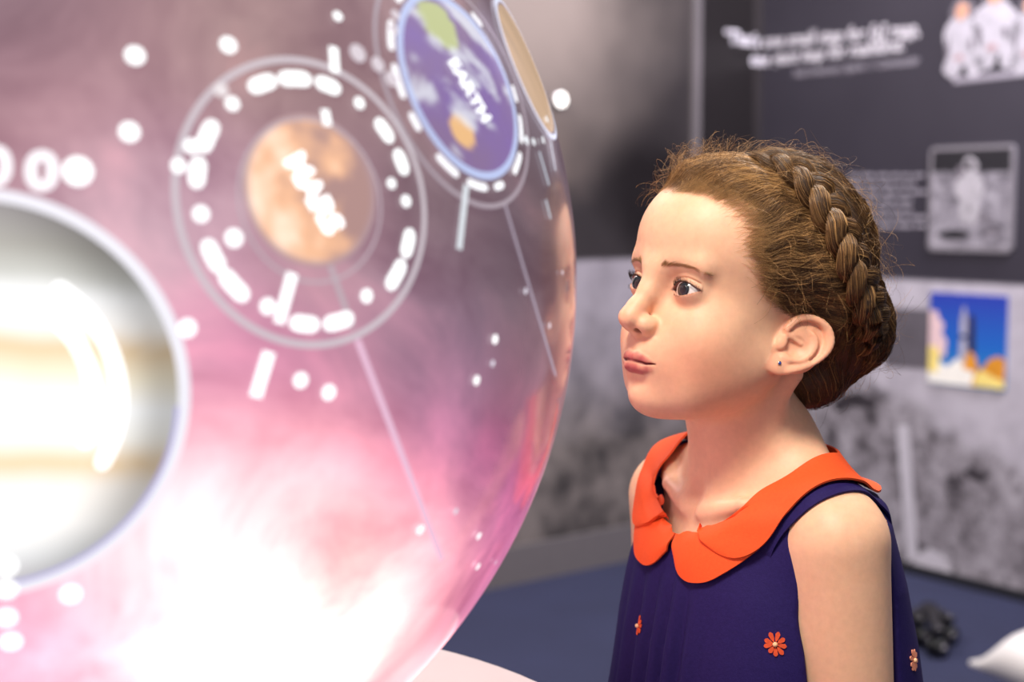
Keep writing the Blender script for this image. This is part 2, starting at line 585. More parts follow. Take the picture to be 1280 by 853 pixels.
# ---- printed features of the moon mural
def mural(name, side, pix, mat, off=0.0004):
    return decal(name, side, [wall_hit(side, u, v) for u, v in pix], off, mat, wall_r if side == 'R' else wall_l)
m_dark = plain('mural_dark_block', srgb(92, 86, 94), 0.5, 0.15, 20)
m_pole = plain('mural_pole_white', srgb(196, 190, 200), 0.5)
m_black = plain('mural_shadow_black', srgb(52, 46, 52), 0.5, 0.3, 14)
m_plain = plain('mural_plain_grey', srgb(188, 181, 192), 0.5, 0.05, 6)
mural('mural_dark_block', 'R', [(1104, 384), (1166, 388), (1163, 462), (1106, 458)], m_dark)
mural('mural_pole', 'R', [(1121, 532), (1136, 532), (1148, 700), (1134, 702)], m_pole, 0.0008)
mural('mural_boulder', 'R', [(1138, 712), (1146, 694), (1162, 686), (1178, 694), (1190, 714), (1188, 724)], m_pole, 0.0008)
for pts in ([(1040, 505), (1052, 494), (1075, 490), (1098, 503), (1090, 512), (1066, 508), (1048, 516)],
            [(1205, 590), (1213, 584), (1222, 590), (1236, 594), (1230, 603), (1216, 600)]):
    mural('mural_shadow', 'R', pts, m_black, 0.0006)
m_ldark = plain('mural_dark_hill', srgb(58, 54, 55), 0.4, 0.25, 9)
m_lglow = plain('mural_pale_glow', srgb(118, 108, 106), 0.35, 0.12, 5)  # pale tone of the painted glow on the left wall
m_night = plain('mural_night_black', srgb(30, 26, 28), 0.3)

mural('mural_night', 'L', [(876, -80), (942, -70), (942, 330), (876, 326)], m_night, 0.0004)

# ------------------------------------------------------------------ the luminous globe and its plinth
GC = np.array([-0.33545, 1.02056, 1.06937])
GR = 0.38


def globe_dir(u, v):
    r = ray(u, v)
    oc = CAM - GC
    b = oc @ r
    disc = b * b - (oc @ oc - GR * GR)
    t = -b - math.sqrt(max(disc, 0.0))
    d = CAM + r * t - GC
    return d / np.linalg.norm(d)


globe = empty('projection_globe', tuple(GC - np.array([0, 0, GR])),
              'huge glossy glowing globe showing planets over a pink nebula', 'globe')


def emit_mat(name, strength, rough=0.12, nebula=False, tint=None):
    t = NT(name)
    c = t.attr('Col')
    if nebula:
        co = t.coord()
        n1 = t.noise(co, 8.0, 8, 0.62, 1.1)
        n2 = t.noise(co, 14, 5, 0.6, 0.5)
        c = t.mix(c, t.ramp(n1, [(0.30, (0.60, 0.48, 0.56)), (0.5, (1, 1, 1)), (0.68, (1.5, 1.38, 1.34))]), 0.9, 'MULTIPLY')
        c = t.mix(c, t.ramp(n2, [(0.3, (0.86, 0.84, 0.86)), (0.7, (1.1, 1.1, 1.1))]), 0.6, 'MULTIPLY')
    t.link(c, t.b.inputs['Emission Color'])
    t.b.inputs['Emission Strength'].default_value = strength
    t.set(Base_Color=(0.05, 0.045, 0.05, 1), Roughness=rough)
    return t.m


neb_m = emit_mat('globe_nebula_screen', 1.0, 0.14, True)
img_m = emit_mat('globe_screen_image', 1.0, 0.14)

# screen colours: control points (pixel in the photograph -> colour shown there) spread over the sphere
CP = [((-60, -60), (110, 78, 98)), ((40, 20), (128, 92, 110)), ((100, 130), (188, 142, 154)), ((210, 60), (170, 134, 140)), ((330, 30), (160, 128, 130)),
      ((440, 60), (150, 118, 126)), ((560, 280), (128, 106, 117)), ((640, 330), (108, 90, 103)), ((690, 330), (112, 90, 96)), ((690, 200), (100, 84, 94)),
      ((180, 230), (192, 150, 172)), ((250, 420), (214, 138, 176)), ((400, 300), (176, 140, 154)), ((200, 330), (205, 176, 190)),
      ((480, 440), (162, 124, 147)), ((560, 440), (132, 104, 128)), ((660, 470), (120, 88, 106)), ((690, 430), (130, 94, 100)),
      ((300, 520), (226, 140, 182)), ((400, 540), (206, 138, 176)), ((520, 560), (178, 118, 160)), ((640, 560), (160, 90, 124)), ((600, 640), (190, 104, 160)),
      ((260, 620), (262, 225, 232)), ((340, 650), (285, 235, 235)), ((180, 700), (280, 240, 250)), ((420, 700), (290, 240, 225)), ((480, 640), (262, 190, 215)),
      ((300, 800), (300, 270, 270)), ((100, 800), (285, 225, 250)), ((30, 820), (240, 165, 205)), ((400, 840), (300, 260, 255)), ((540, 720), (275, 225, 240)), ((500, 800), (290, 240, 240)), ((570, 740), (215, 120, 165)),
      ((330, 720), (310, 285, 285)), ((210, 650), (290, 255, 262)), ((250, 770), (310, 290, 290)), ((450, 780), (305, 270, 265)), ((390, 610), (262, 195, 215)), ((60, 780), (255, 190, 220)), ((150, 560), (250, 200, 225)), ((0, 560), (240, 190, 215)), ((-200, 300), (170, 130, 150)), ((-300, 600), (230, 160, 195)),
      ((200, 950), (290, 240, 250)), ((450, 890), (285, 220, 230))]
cdirs = np.array([globe_dir(*p) for p, _ in CP])
ccols = np.array([[((max(c, 0) / 255) ** 2.2) for c in col] for _, col in CP])
ccols = ccols * np.array([1.0, 0.98, 0.93])
ccols = np.where(ccols > 0.92, ccols * 1.4, ccols)


def neb_color(D):
    dot = np.clip(D @ cdirs.T, -1, 1)
    ang = np.arccos(dot)
    wob = (fbm(D * 5 + 3, 4) - 0.5) * 0.10
    w_ = np.exp(-((ang + wob[:, None]) / 0.105) ** 2) + 1e-3 / (0.05 + ang ** 2) ** 2 * 1e-3
    return (w_ @ ccols) / w_.sum(1, keepdims=True)


D_, F_ = sphere_grid(220, 110)
mesh_obj('globe_screen', GC + D_ * GR, F_, neb_m, globe, colors=neb_color(D_))


def basis(n):
    """tangent frame on the globe: e = image right, k = image up"""
    e = CX - n * (n @ CX); e /= np.linalg.norm(e)
    return e, np.cross(n, e)


def sph(n, e, k, rho, phi):
    rho = np.asarray(rho)[..., None]; phi = np.asarray(phi)[..., None]
    return n * np.cos(rho) + (e * np.cos(phi) + k * np.sin(phi)) * np.sin(rho)


def disc(name, n, rad, lift, colfun, parent=globe, nr=14, na=48, mat=None):
    e, k = basis(n)
    R_ = np.concatenate([[0], np.repeat(np.linspace(0, rad, nr + 1)[1:], na)])
    A_ = np.concatenate([[0], np.tile(np.linspace(0, 2 * math.pi, na, endpoint=False), nr)])
    D = sph(n, e, k, R_, A_)
    F = [(0, 1 + j, 1 + (j + 1) % na) for j in range(na)]
    for i in range(nr - 1):
        for j in range(na):
            a, b = 1 + i * na, 1 + (i + 1) * na
            F.append((a + j, b + j, b + (j + 1) % na, a + (j + 1) % na))
    xy = np.stack([R_ / rad * np.cos(A_), R_ / rad * np.sin(A_)], 1)
    return mesh_obj(name, GC + D * (GR + lift), F, mat or img_m, parent, colors=colfun(xy, D))


def annulus(name, n, r0, r1, a0, a1, lift, col, parent=globe, round_ends=False):
    """arc band on the globe"""
    e, k = basis(n)
    na = max(3, int(abs(a1 - a0) / 0.06))
    A_ = np.linspace(a0, a1, na + 1)
    full = abs(abs(a1 - a0) - 2 * math.pi) < 1e-6
    rows = []
    for t_ in ([0, .5, 1] if not round_ends else [0, .15, .5, .85, 1]):
        sh = 0.0
        if round_ends:
            sh = (0.5 - math.sqrt(max(0, 0.25 - (t_ - 0.5) ** 2))) * (r1 - r0) / max(r0, 1e-6)
        A2 = np.linspace(a0 + sh, a1 - sh, na + 1)
        rows.append(sph(n, e, k, np.full(na + 1, r0 + (r1 - r0) * t_), A2))
    V = np.concatenate(rows)
    F = [(r * (na + 1) + j, r * (na + 1) + j + 1, (r + 1) * (na + 1) + j + 1, (r + 1) * (na + 1) + j)
         for r in range(len(rows) - 1) for j in range(na)]
    return mesh_obj(name, GC + V * (GR + lift), F, img_m, parent, colors=np.tile(col, (len(V), 1)))


def stroke(name, p0, p1, wpx, lift, col, parent=globe, seg=10):
    """straight line (great-circle-like) on the globe between two pixels"""
    D = np.array([globe_dir(p0[0] + (p1[0] - p0[0]) * t_, p0[1] + (p1[1] - p0[1]) * t_) for t_ in np.linspace(0, 1, seg + 1)])
    w_ = wpx / 1850.0 * 0.72 / GR / 2
    T = np.gradient(D, axis=0)
    S = np.cross(D, T); S /= np.linalg.norm(S, axis=1, keepdims=True)
    V = np.concatenate([D - S * w_, D + S * w_])
    V /= np.linalg.norm(V, axis=1, keepdims=True)
    n_ = seg + 1
    F = [(i, i + 1, n_ + i + 1, n_ + i) for i in range(seg)]
    return mesh_obj(name, GC + V * (GR + lift), F, img_m, parent, colors=np.tile(col, (len(V), 1)))


def solid(c):
    return lambda xy, D: np.tile(np.array(c, float), (len(xy), 1))


def ang(a, b):
    return math.acos(max(-1, min(1, float(globe_dir(*a) @ globe_dir(*b)))))


def from3(pts):
    """centre direction and angular radius of the circle on the globe through pixels"""
    D = np.array([globe_dir(*p) for p in pts])
    s = np.linalg.lstsq(D, np.ones(len(D)), rcond=None)[0]
    n = s / np.linalg.norm(s)
    return n, float(np.mean(np.arccos(np.clip(D @ n, -1, 1))))


def angle_at(n, u, v):
    e, k = basis(n)
    d = globe_dir(u, v)
    return math.atan2(d @ k, d @ e)


WHT = (1.45, 1.5, 1.5)
PALE = (0.62, 0.55, 0.60)
dot_w = 1.0 / 1850 * 0.74 / GR


def dot(u, v, rpx, col=WHT, name='light_dot', parent=globe, lift=0.0016):
    disc(name, globe_dir(u, v), rpx * dot_w, lift, solid(col), parent, 3, 14)


# --- Mars-like orange planet with dashed dial
nM, rM = from3([(212, 250), (372, 68), (528, 252), (370, 436), (255, 130), (480, 130)])
annulus('dial_ring', nM, rM * 0.955, rM * 1.0, 0, 2 * math.pi, 0.0008, PALE)
annulus('dial_ring', nM, rM * 0.545, rM * 0.565, 0, 2 * math.pi, 0.0008, (0.50, 0.40, 0.45))
nMp, rMp = from3([(298, 240), (378, 145), (470, 240), (385, 330), (322, 172), (440, 172)])


def mars_col(xy, D):
    f = fbm(np.c_[xy * 2.6, np.zeros(len(xy))] + 11, 4)
    a = np.array([0.95, 0.52, 0.30]); b = np.array([0.42, 0.24, 0.22]); c = np.array([1.25, 0.95, 0.75])
    x = (f - 0.5) * 1.6 - xy[:, 0] * 0.55 + 0.45
    col = np.where(x[:, None] > 0.5, a + (c - a) * np.clip((x[:, None] - 0.5) * 1.6, 0, 1), b + (a - b) * np.clip(x[:, None] * 2, 0, 1))
    edge = sstep(0.86, 1.0, np.hypot(xy[:, 0], xy[:, 1]))[:, None]
    return col * (1 - edge) + edge * np.array([0.42, 0.28, 0.31])


disc('planet_image', nMp, rMp, 0.0008, mars_col, nr=26, na=64)
for u0, v0, u1, v1 in ((308, 110, 344, 100), (346, 99, 388, 98), (392, 102, 424, 117), (466, 152, 490, 178), (488, 190, 505, 220), (506, 284, 494, 316), (496, 320, 474, 350),
                       (437, 384, 402, 398), (398, 398, 362, 396), (312, 370, 276, 338), (284, 335, 254, 300), (238, 236, 248, 196), (246, 190, 274, 156)):
    a0 = angle_at(nM, u0, v0); a1 = angle_at(nM, u1, v1)
    if a1 - a0 > math.pi: a1 -= 2 * math.pi
    if a0 - a1 > math.pi: a0 -= 2 * math.pi
    annulus('dial_dash', nM, rM * 0.785, rM * 0.895, min(a0, a1), max(a0, a1), 0.0012, WHT, round_ends=True)
for u, v, r_ in ((289, 131, 9), (275, 114, 9), (250, 268, 10), (238, 184, 9), (222, 208, 9), (291, 298, 11), (333, 383, 10), (456, 370, 9), (505, 252, 8),
                 (487, 230, 7), (447, 130, 8), (168, 71, 12), (284, 58, 11), (161, 166, 12), (374, 475, 10), (409, 490, 10), (420, 22, 7), (97, 215, 17), (233, 410, 11), (88, 741, 13), (263, 700, 12)):
    dot(u, v, r_, WHT if v != 114 else (0.85, 0.78, 0.8))
for a_, b_, w_ in (((364, 342), (347, 404), 15), ((335, 440), (318, 496), 17), ((415, 60), (417, 92), 14), ((404, 138), (408, 158), 12)):
    stroke('dial_tick', a_, b_, w_, 0.0014, WHT)


def globe_text(name, body, p0, p1, hpx, col=WHT, parent=globe):
    """lettering bent onto the globe along the line p0 -> p1"""
    V, F = text_geo(body, 1.0, 0, 0.05)
    x0, x1 = V[:, 0].min(), V[:, 0].max()
    d = np.array([p1[0] - p0[0], p1[1] - p0[1]], float)
    L = np.linalg.norm(d); d /= L
    nrm = np.array([d[1], -d[0]])
    W_ = []
    for x, y in V:
        q_ = np.array(p0) + d * (x - x0) / (x1 - x0) * L + nrm * (y / 0.7 - 0.5) * hpx
        W_.append(GC + globe_dir(*q_) * (GR + 0.002))
    mesh_obj(name, W_, F, img_m, parent, smooth=False, colors=np.tile(col, (len(W_), 1)))


globe_text('planet_name', 'MARS', (364, 196), (418, 290), 25, (1.8, 1.8, 1.8))
globe_text('angle_mark', '0', (30, 214), (74, 214), 46, (1.15, 1.1, 1.15))
globe_text('angle_mark', '0', (-26, 208), (16, 208), 46, (1.15, 1.1, 1.15))

# --- Jupiter-like cream banded planet at far left
nJ, rJ = from3([(0, 240), (120, 275), (200, 370), (237, 480), (215, 590), (130, 695), (10, 742)])


def jup_col(xy, D):
    y = xy[:, 1] + 0.05 * (fbm(np.c_[xy * 3, np.zeros(len(xy))], 3) - 0.5) + 0.12 * xy[:, 0]
    pos = np.array([-1, -.80, -.62, -.42, -.30, -.16, 0.0, .16, .30, .42, .55, .66, .8, 1])
    cols = np.array([[.95, .9, .95], [1.3, 1.3, 1.3], [1.6, 1.55, 1.5], [1.5, 1.4, 1.3], [1.35, 1.0, .62], [1.6, 1.55, 1.45], [1.7, 1.7, 1.7], [1.5, 1.35, 1.05],
                     [1.25, .92, .55], [1.6, 1.55, 1.5], [1.5, 1.5, 1.5], [.86, .86, .80], [.62, .60, .54], [.60, .56, .56]])
    c = np.stack([np.interp(y, pos, cols[:, i]) for i in range(3)], 1)
    r = np.hypot(xy[:, 0], xy[:, 1])
    c = c * 0.78
    lim = sstep(0.55, 1.0, r * (0.6 + 0.45 * np.clip(xy[:, 0] * 0.8 + 0.3, 0, 1)))[:, None]
    return c * (1 - 0.62 * lim)


disc('planet_image', nJ, rJ * 0.945, 0.0008, jup_col, nr=40, na=96)
annulus('dial_ring', nJ, rJ * 0.94, rJ * 1.0, 0, 2 * math.pi, 0.0012, (0.92, 0.90, 0.98))
annulus('dial_ring', nJ, rJ * 0.925, rJ * 0.945, -2.1, -0.1, 0.0014, (0.45, 0.42, 0.75))
for a0, a1, rr in ((-0.6, 0.95, 0.62), (-0.5, 0.9, 0.50)):
    annulus('orbit_band', nJ, rJ * rr, rJ * (rr + 0.075), a0, a1, 0.0012, (1.6, 1.6, 1.6), round_ends=True)
for v in (706, 735, 770, 800):
    dot(8 if v < 780 else 14, v, 13, (1.5, 1.5, 1.5))

# --- Earth-like blue planet and its dial
nE, rE = from3([(497, 40), (503, 110), (540, 180), (590, 220), (632, 210), (646, 160)])


def earth_col(xy, D):
    f = fbm(np.c_[xy * 1.7, np.zeros(len(xy))] + 4.0, 4)
    sea = np.array([0.15, 0.09, 0.32]); sea2 = np.array([0.24, 0.15, 0.25])
    g = fbm(np.c_[xy * 2.5, np.ones(len(xy))] + 9, 3)[:, None]
    c = sea * g * 1.4 + sea2 * (1 - g)
    land = sstep(0.50, 0.60, np.exp(-(((xy[:, 0] + 0.35) / 0.42) ** 2 + ((xy[:, 1] - 0.52) / 0.36) ** 2)) + (f - 0.5))[:, None]
    c = c * (1 - land) + land * np.array([0.50, 0.55, 0.25])
    land2 = sstep(0.45, 0.6, np.exp(-(((xy[:, 0] - 0.0) / 0.26) ** 2 + ((xy[:, 1] + 0.62) / 0.20) ** 2)) + (f - 0.5) * 0.7)[:, None]
    c = c * (1 - land2) + land2 * np.array([0.85, 0.50, 0.22])
    cloud = sstep(0.55, 0.70, fbm(np.c_[xy[:, 0] * 2, xy[:, 1] * 4.5, xy[:, 0] * 0] + 2, 4) + 0.22 * sstep(0.55, 1.0, xy[:, 1]))[:, None]
    c = c * (1 - 0.7 * cloud) + 0.7 * cloud * np.array([0.85, 0.88, 0.95])
    return c


disc('planet_image', nE, rE * 0.93, 0.0008, earth_col, nr=30, na=64)
annulus('dial_ring', nE, rE * 0.92, rE * 1.0, 0, 2 * math.pi, 0.0012, (0.50, 0.58, 0.88))
annulus('dial_ring', nE, rE * 1.24, rE * 1.29, 0, 2 * math.pi, 0.0008, (0.40, 0.33, 0.38))
for k_ in range(13):
    a0 = math.radians(70 + k_ * 26)
    annulus('dial_dash', nE, rE * 1.04, rE * 1.12, a0, a0 + math.radians(19 if k_ % 3 else 11), 0.0014, (1.2, 1.2, 1.25), round_ends=True)
globe_text('planet_name', 'EARTH', (562, 76), (606, 152), 11)
stroke('dial_tick', (581, 232), (572, 312), 12, 0.0012, (0.75, 0.80, 0.85))
for u, v, r_ in ((445, 68, 13), (470, 82, 11), (487, 100, 11), (492, 20, 8), (490, 38, 8)):
    dot(u, v, r_, (0.70, 0.62, 0.68))

# --- Saturn-like orange planet at the right rim
nS, rS = from3([(612, 2), (640, 70), (658, 140), (676, 150), (688, 110)])
disc('planet_image', nS, rS * 0.9, 0.0008, lambda xy, D: np.array([0.46, 0.29, 0.15]) * (0.8 + 0.5 * fbm(np.c_[xy[:, 0] * 1.0, xy[:, 1] * 5, xy[:, 0] * 0], 3))[:, None] + 0.05, nr=16, na=48)
annulus('dial_ring', nS, rS * 0.93, rS * 1.0, 0, 2 * math.pi, 0.0012, (0.75, 0.78, 0.95))
for u, v, r_ in ((655, 176, 7), (664, 178, 6), (676, 176, 6), (681, 150, 6), (688, 132, 5)):
    dot(u, v, r_, (1.1, 1.15, 1.2))
for a_, b_ in (((672, 190), (684, 232)), ((686, 176), (692, 214)), ((680, 250), (686, 274))):
    stroke('dial_tick', a_, b_, 8, 0.0012, (0.55, 0.60, 0.68))

# --- thin orbit lines and stars
for a_, b_, w_, c_ in (((446, 425), (552, 700), 9, (0.85, 0.55, 0.72)), ((630, 255), (694, 470), 6, (0.40, 0.34, 0.42)), ((412, 332), (440, 410), 8, (0.50, 0.40, 0.45))):
    stroke('orbit_line', a_, b_, w_, 0.0006, c_, seg=24)
for u, v, r_ in ((616, 424, 7), (613, 454, 5), (593, 475, 7), (523, 661, 7), (596, 669, 6), (595, 707, 6), (617, 702, 4), (654, 364, 5), (684, 407, 5), (700, 341, 4), (567, 638, 5)):
    dot(u, v, r_, (1.4, 1.4, 1.4) if r_ > 5 else (0.8, 0.75, 0.85))

# --- round white plinth the globe stands on
plm = plain('plinth_white_laminate', srgb(238, 232, 232), 0.35, 0.02, 20)
pl = empty('globe_plinth', (GC[0], GC[1], 0), 'round white plinth carrying the glowing globe', 'plinth')


def lathe(name, c, prof, mat, parent, n=96, caps=True):
    V = []; F = []
    for r, z in prof:
        for j in range(n):
            a = 2 * math.pi * j / n
            V.append((c[0] + r * math.cos(a), c[1] + r * math.sin(a), z))
    for i in range(len(prof) - 1):
        for j in range(n):
            F.append((i * n + j, i * n + (j + 1) % n, (i + 1) * n + (j + 1) % n, (i + 1) * n + j))
    if caps:
        F.append(tuple(range((len(prof) - 1) * n, len(prof) * n)))
        F.append(tuple(range(n - 1, -1, -1)))
    o = mesh_obj(name, V, F, mat, parent)
    o.data.set_sharp_from_angle(angle=math.radians(35))
    return o


ZT = 0.709
lathe('plinth_top', GC, [(0.16, ZT - 0.03), (0.425, ZT - 0.03), (0.435, ZT - 0.024), (0.435, ZT - 0.006), (0.430, ZT), (0.16, ZT), (0.16, ZT - 0.03)], plm, pl, caps=False)
lathe('plinth_body', GC, [(0.33, 0.0), (0.33, ZT - 0.03)], plm, pl)
lathe('globe_seat', GC, [(0.172, ZT), (0.20, ZT), (0.20, ZT + 0.006), (0.185, ZT + 0.010), (0.172, ZT + 0.010), (0.172, ZT)], plain('seat_ring_grey', srgb(200, 194, 196), 0.4), pl, caps=False)

# ------------------------------------------------------------------ the girl: one continuous body from a signed distance field
HYAW, HPIT, HROL = math.radians(57.0), math.radians(9.6), math.radians(2.6)
HO = np.array([0.1826, 1.2383, 1.0271])             # between the ears
def head_axes(y, pi_, ro):
    fw = np.array([-math.sin(y), -math.cos(y), 0]); rt = np.array([-math.cos(y), math.sin(y), 0]); up = np.array([0, 0, 1.0])
    f2 = fw * math.cos(pi_) + up * math.sin(pi_); u2 = up * math.cos(pi_) - fw * math.sin(pi_)
    r2 = rt * math.cos(ro) + u2 * math.sin(ro); u3 = u2 * math.cos(ro) - rt * math.sin(ro)
    return np.stack([r2, f2, u3], 1)
HR = head_axes(HYAW, HPIT, HROL)                    # columns: her right, forward, up
BYAW = math.radians(62.0)
BO = np.array([0.205, 1.255, 0.0])
BR = head_axes(BYAW, 0, 0)
def h2w(P): return (np.asarray(P, float) / 1000.0) @ HR.T + HO     # head-local mm -> world
def w2h(P): return ((np.asarray(P, float) - HO) @ HR) * 1000.0
FARW = 1.15                                          # her right shoulder is held a little further out
def _wide(P, k):
    P = np.array(P, copy=True)
    P[..., 0] = np.where(P[..., 0] > 0, P[..., 0] * k, P[..., 0])
    return P
def b2w(P): return (_wide(np.asarray(P, float), FARW) / 1000.0) @ BR.T + BO     # body-local mm -> world
def w2b(P): return _wide(((np.asarray(P, float) - BO) @ BR) * 1000.0, 1 / FARW)
HB_R = (BR.T @ HR)                                   # head-local -> body-local rotation
HB_T = ((HO - BO) @ BR) * 1000.0
def h2b(P): return _wide(P @ HB_R.T.astype(P.dtype) + HB_T.astype(P.dtype), 1 / FARW).astype(P.dtype)

f32 = np.float32
def ell(P, c, r, rot=None):
    q = P - np.array(c, f32)
    if rot is not None: q = q @ rot.astype(f32)
    r = np.array(r, f32)
    k0 = np.sqrt(((q / r) ** 2).sum(1)); k1 = np.sqrt(((q / (r * r)) ** 2).sum(1))
    return k0 * (k0 - 1) / np.maximum(k1, 1e-6)
def cap(P, a, b, ra, rb):
    a = np.array(a, f32); b = np.array(b, f32)
    ab = b - a
    h = np.clip(((P - a) @ ab) / max(float(ab @ ab), 1e-6), 0, 1)
    return np.sqrt(((P - a - h[:, None] * ab) ** 2).sum(1)) - (ra + (rb - ra) * h)
def chain(P, pts, rad, k=0.0):
    d = None
    for i in range(len(pts) - 1):
        e = cap(P, pts[i], pts[i + 1], rad[i], rad[i + 1])
        d = e if d is None else (np.minimum(d, e) if k == 0 else smin(d, e, k))
    return d
def smin(a, b, k):
    h = np.maximum(k - np.abs(a - b), 0) / k
    return np.minimum(a, b) - h * h * k * 0.25
def ssub(a, b, k):
    return -smin(-a, b, k)
def rotx(a):
    c, s = math.cos(a), math.sin(a)
    return np.array([[1, 0, 0], [0, c, -s], [0, s, c]])

EYE_C = np.array([29.5, 71.0, 17.8]); EYE_R = 11.8
# ear frame (near and far ear by symmetry): u backwards, v up, w outwards
EAR_O = np.array([66.0, -1.0, -8.0])
_et = math.radians(22)      # backward tilt of the ear
EAR_U = np.array([0.0, -math.cos(_et), -math.sin(_et)])
EAR_V = np.array([0.0, -math.sin(_et), math.cos(_et)])
EAR_FL = 0.55
def ear_uvw(Q):
    q = Q - EAR_O.astype(f32)
    u = q @ EAR_U.astype(f32); v = q @ EAR_V.astype(f32)
    w = q[:, 0] - (EAR_FL * np.maximum(u, -4) + 1.0)
    return np.stack([u, v, w / math.sqrt(1 + EAR_FL ** 2)], 1)
HELIX = [(-3, 8, 2), (-1, 17, 2.5), (5, 24, 3), (14, 26.5, 3), (22, 24, 3), (27.5, 16, 3), (28, 6, 2.6), (24, -5, 2.2), (18, -14, 1.8), (10, -22, 1.5)]
def crom(pts, n):
    P = np.array(pts, float); P = np.vstack([2 * P[0] - P[1], P, 2 * P[-1] - P[-2]])
    out = []
    for t in np.linspace(0, len(pts) - 1 - 1e-6, n):
        i = int(t); f = t - i; a, b, c, d = P[i:i + 4]
        out.append(0.5 * (2 * b + (c - a) * f + (2 * a - 5 * b + 4 * c - d) * f * f + (3 * b - a - 3 * c + d) * f ** 3))
    return np.array(out)
HELIX_R = [2.0, 2.5, 2.8, 3.0, 3.1, 3.0, 2.8, 2.6, 2.6, 3.0]
ANTI = [(13, 17, 2.0), (18.5, 10, 2.2), (19.5, 0, 2.0), (15, -9, 1.6), (8, -13.5, 1.5)]
def ear_sdf(Q):
    m_ = (Q[:, 0] > 44) & (np.abs(Q[:, 1] + 12) < 48) & (np.abs(Q[:, 2] + 4) < 50)
    out = np.full(len(Q), 50, f32)
    if not m_.any(): return out
    E = ear_uvw(Q[m_])
    plate = ell(E, (12.5, 2, -1.5), (17.0, 24, 4.4))
    lobe = ell(E, (3.5, -21.5, 0.6), (8.2, 7.6, 3.6))
    d = smin(plate, lobe, 4)
    d = smin(d, chain(E, crom(HELIX, 26), np.interp(np.linspace(0, 9, 26), range(10), HELIX_R), 1.0), 2.2)
    d = smin(d, chain(E, crom(ANTI, 12), np.interp(np.linspace(0, 4, 12), range(5), [2.0, 2.6, 2.8, 2.4, 2.2]), 1.0), 2.5)
    d = ssub(d, ell(E, (8.0, -1.5, 4.6), (8.2, 9.5, 6.0)), 2.0)          # concha bowl
    d = smin(d, cap(E, (-1, 5, 1.0), (11, 3.0, 0.5), 1.8, 1.2), 2.5)      # crus of the helix
    d = ssub(d, chain(E, crom([(8, 19, 3.8), (20, 16, 4.2), (24.2, 6, 4.2), (21.5, -5, 3.6)], 12), np.interp(np.linspace(0, 3, 12), range(4), [1.6, 2.0, 1.8, 1.2])), 1.8)   # groove inside the rim
    d = smin(d, ell(E, (-2.0, -4, 1.6), (3.6, 6.0, 2.8)), 2.5)           # tragus
    d = smin(d, ell(E, (5.5, -13.5, 1.2), (4.2, 3.0, 2.6)), 2.5)         # antitragus
    out[m_] = d
    return out

def skull_sdf(Q):
    d = ell(Q, (0, -9, 50), (74, 94, 79))
    d = smin(d, ell(Q, (0, 28, 62), (61, 64, 55)), 22)
    return d

LIP_U = [(0, 93.4, -41.8), (5.5, 93.2, -40.8), (13, 89.4, -42.5), (20.5, 84.3, -43.7)]
LIP_UR = [3.6, 4.0, 2.9, 1.0]
LIP_L = [(0, 91.4, -49.4), (8.5, 89.6, -49.4), (15.5, 86.0, -47.7), (20.5, 84.1, -44.1)]
LIP_LR = [5.2, 4.6, 2.9, 1.0]
SEAM = [(0, 97.4, -45.0), (6, 96.0, -44.4), (13, 91.8, -45.1), (21, 86.4, -43.9)]

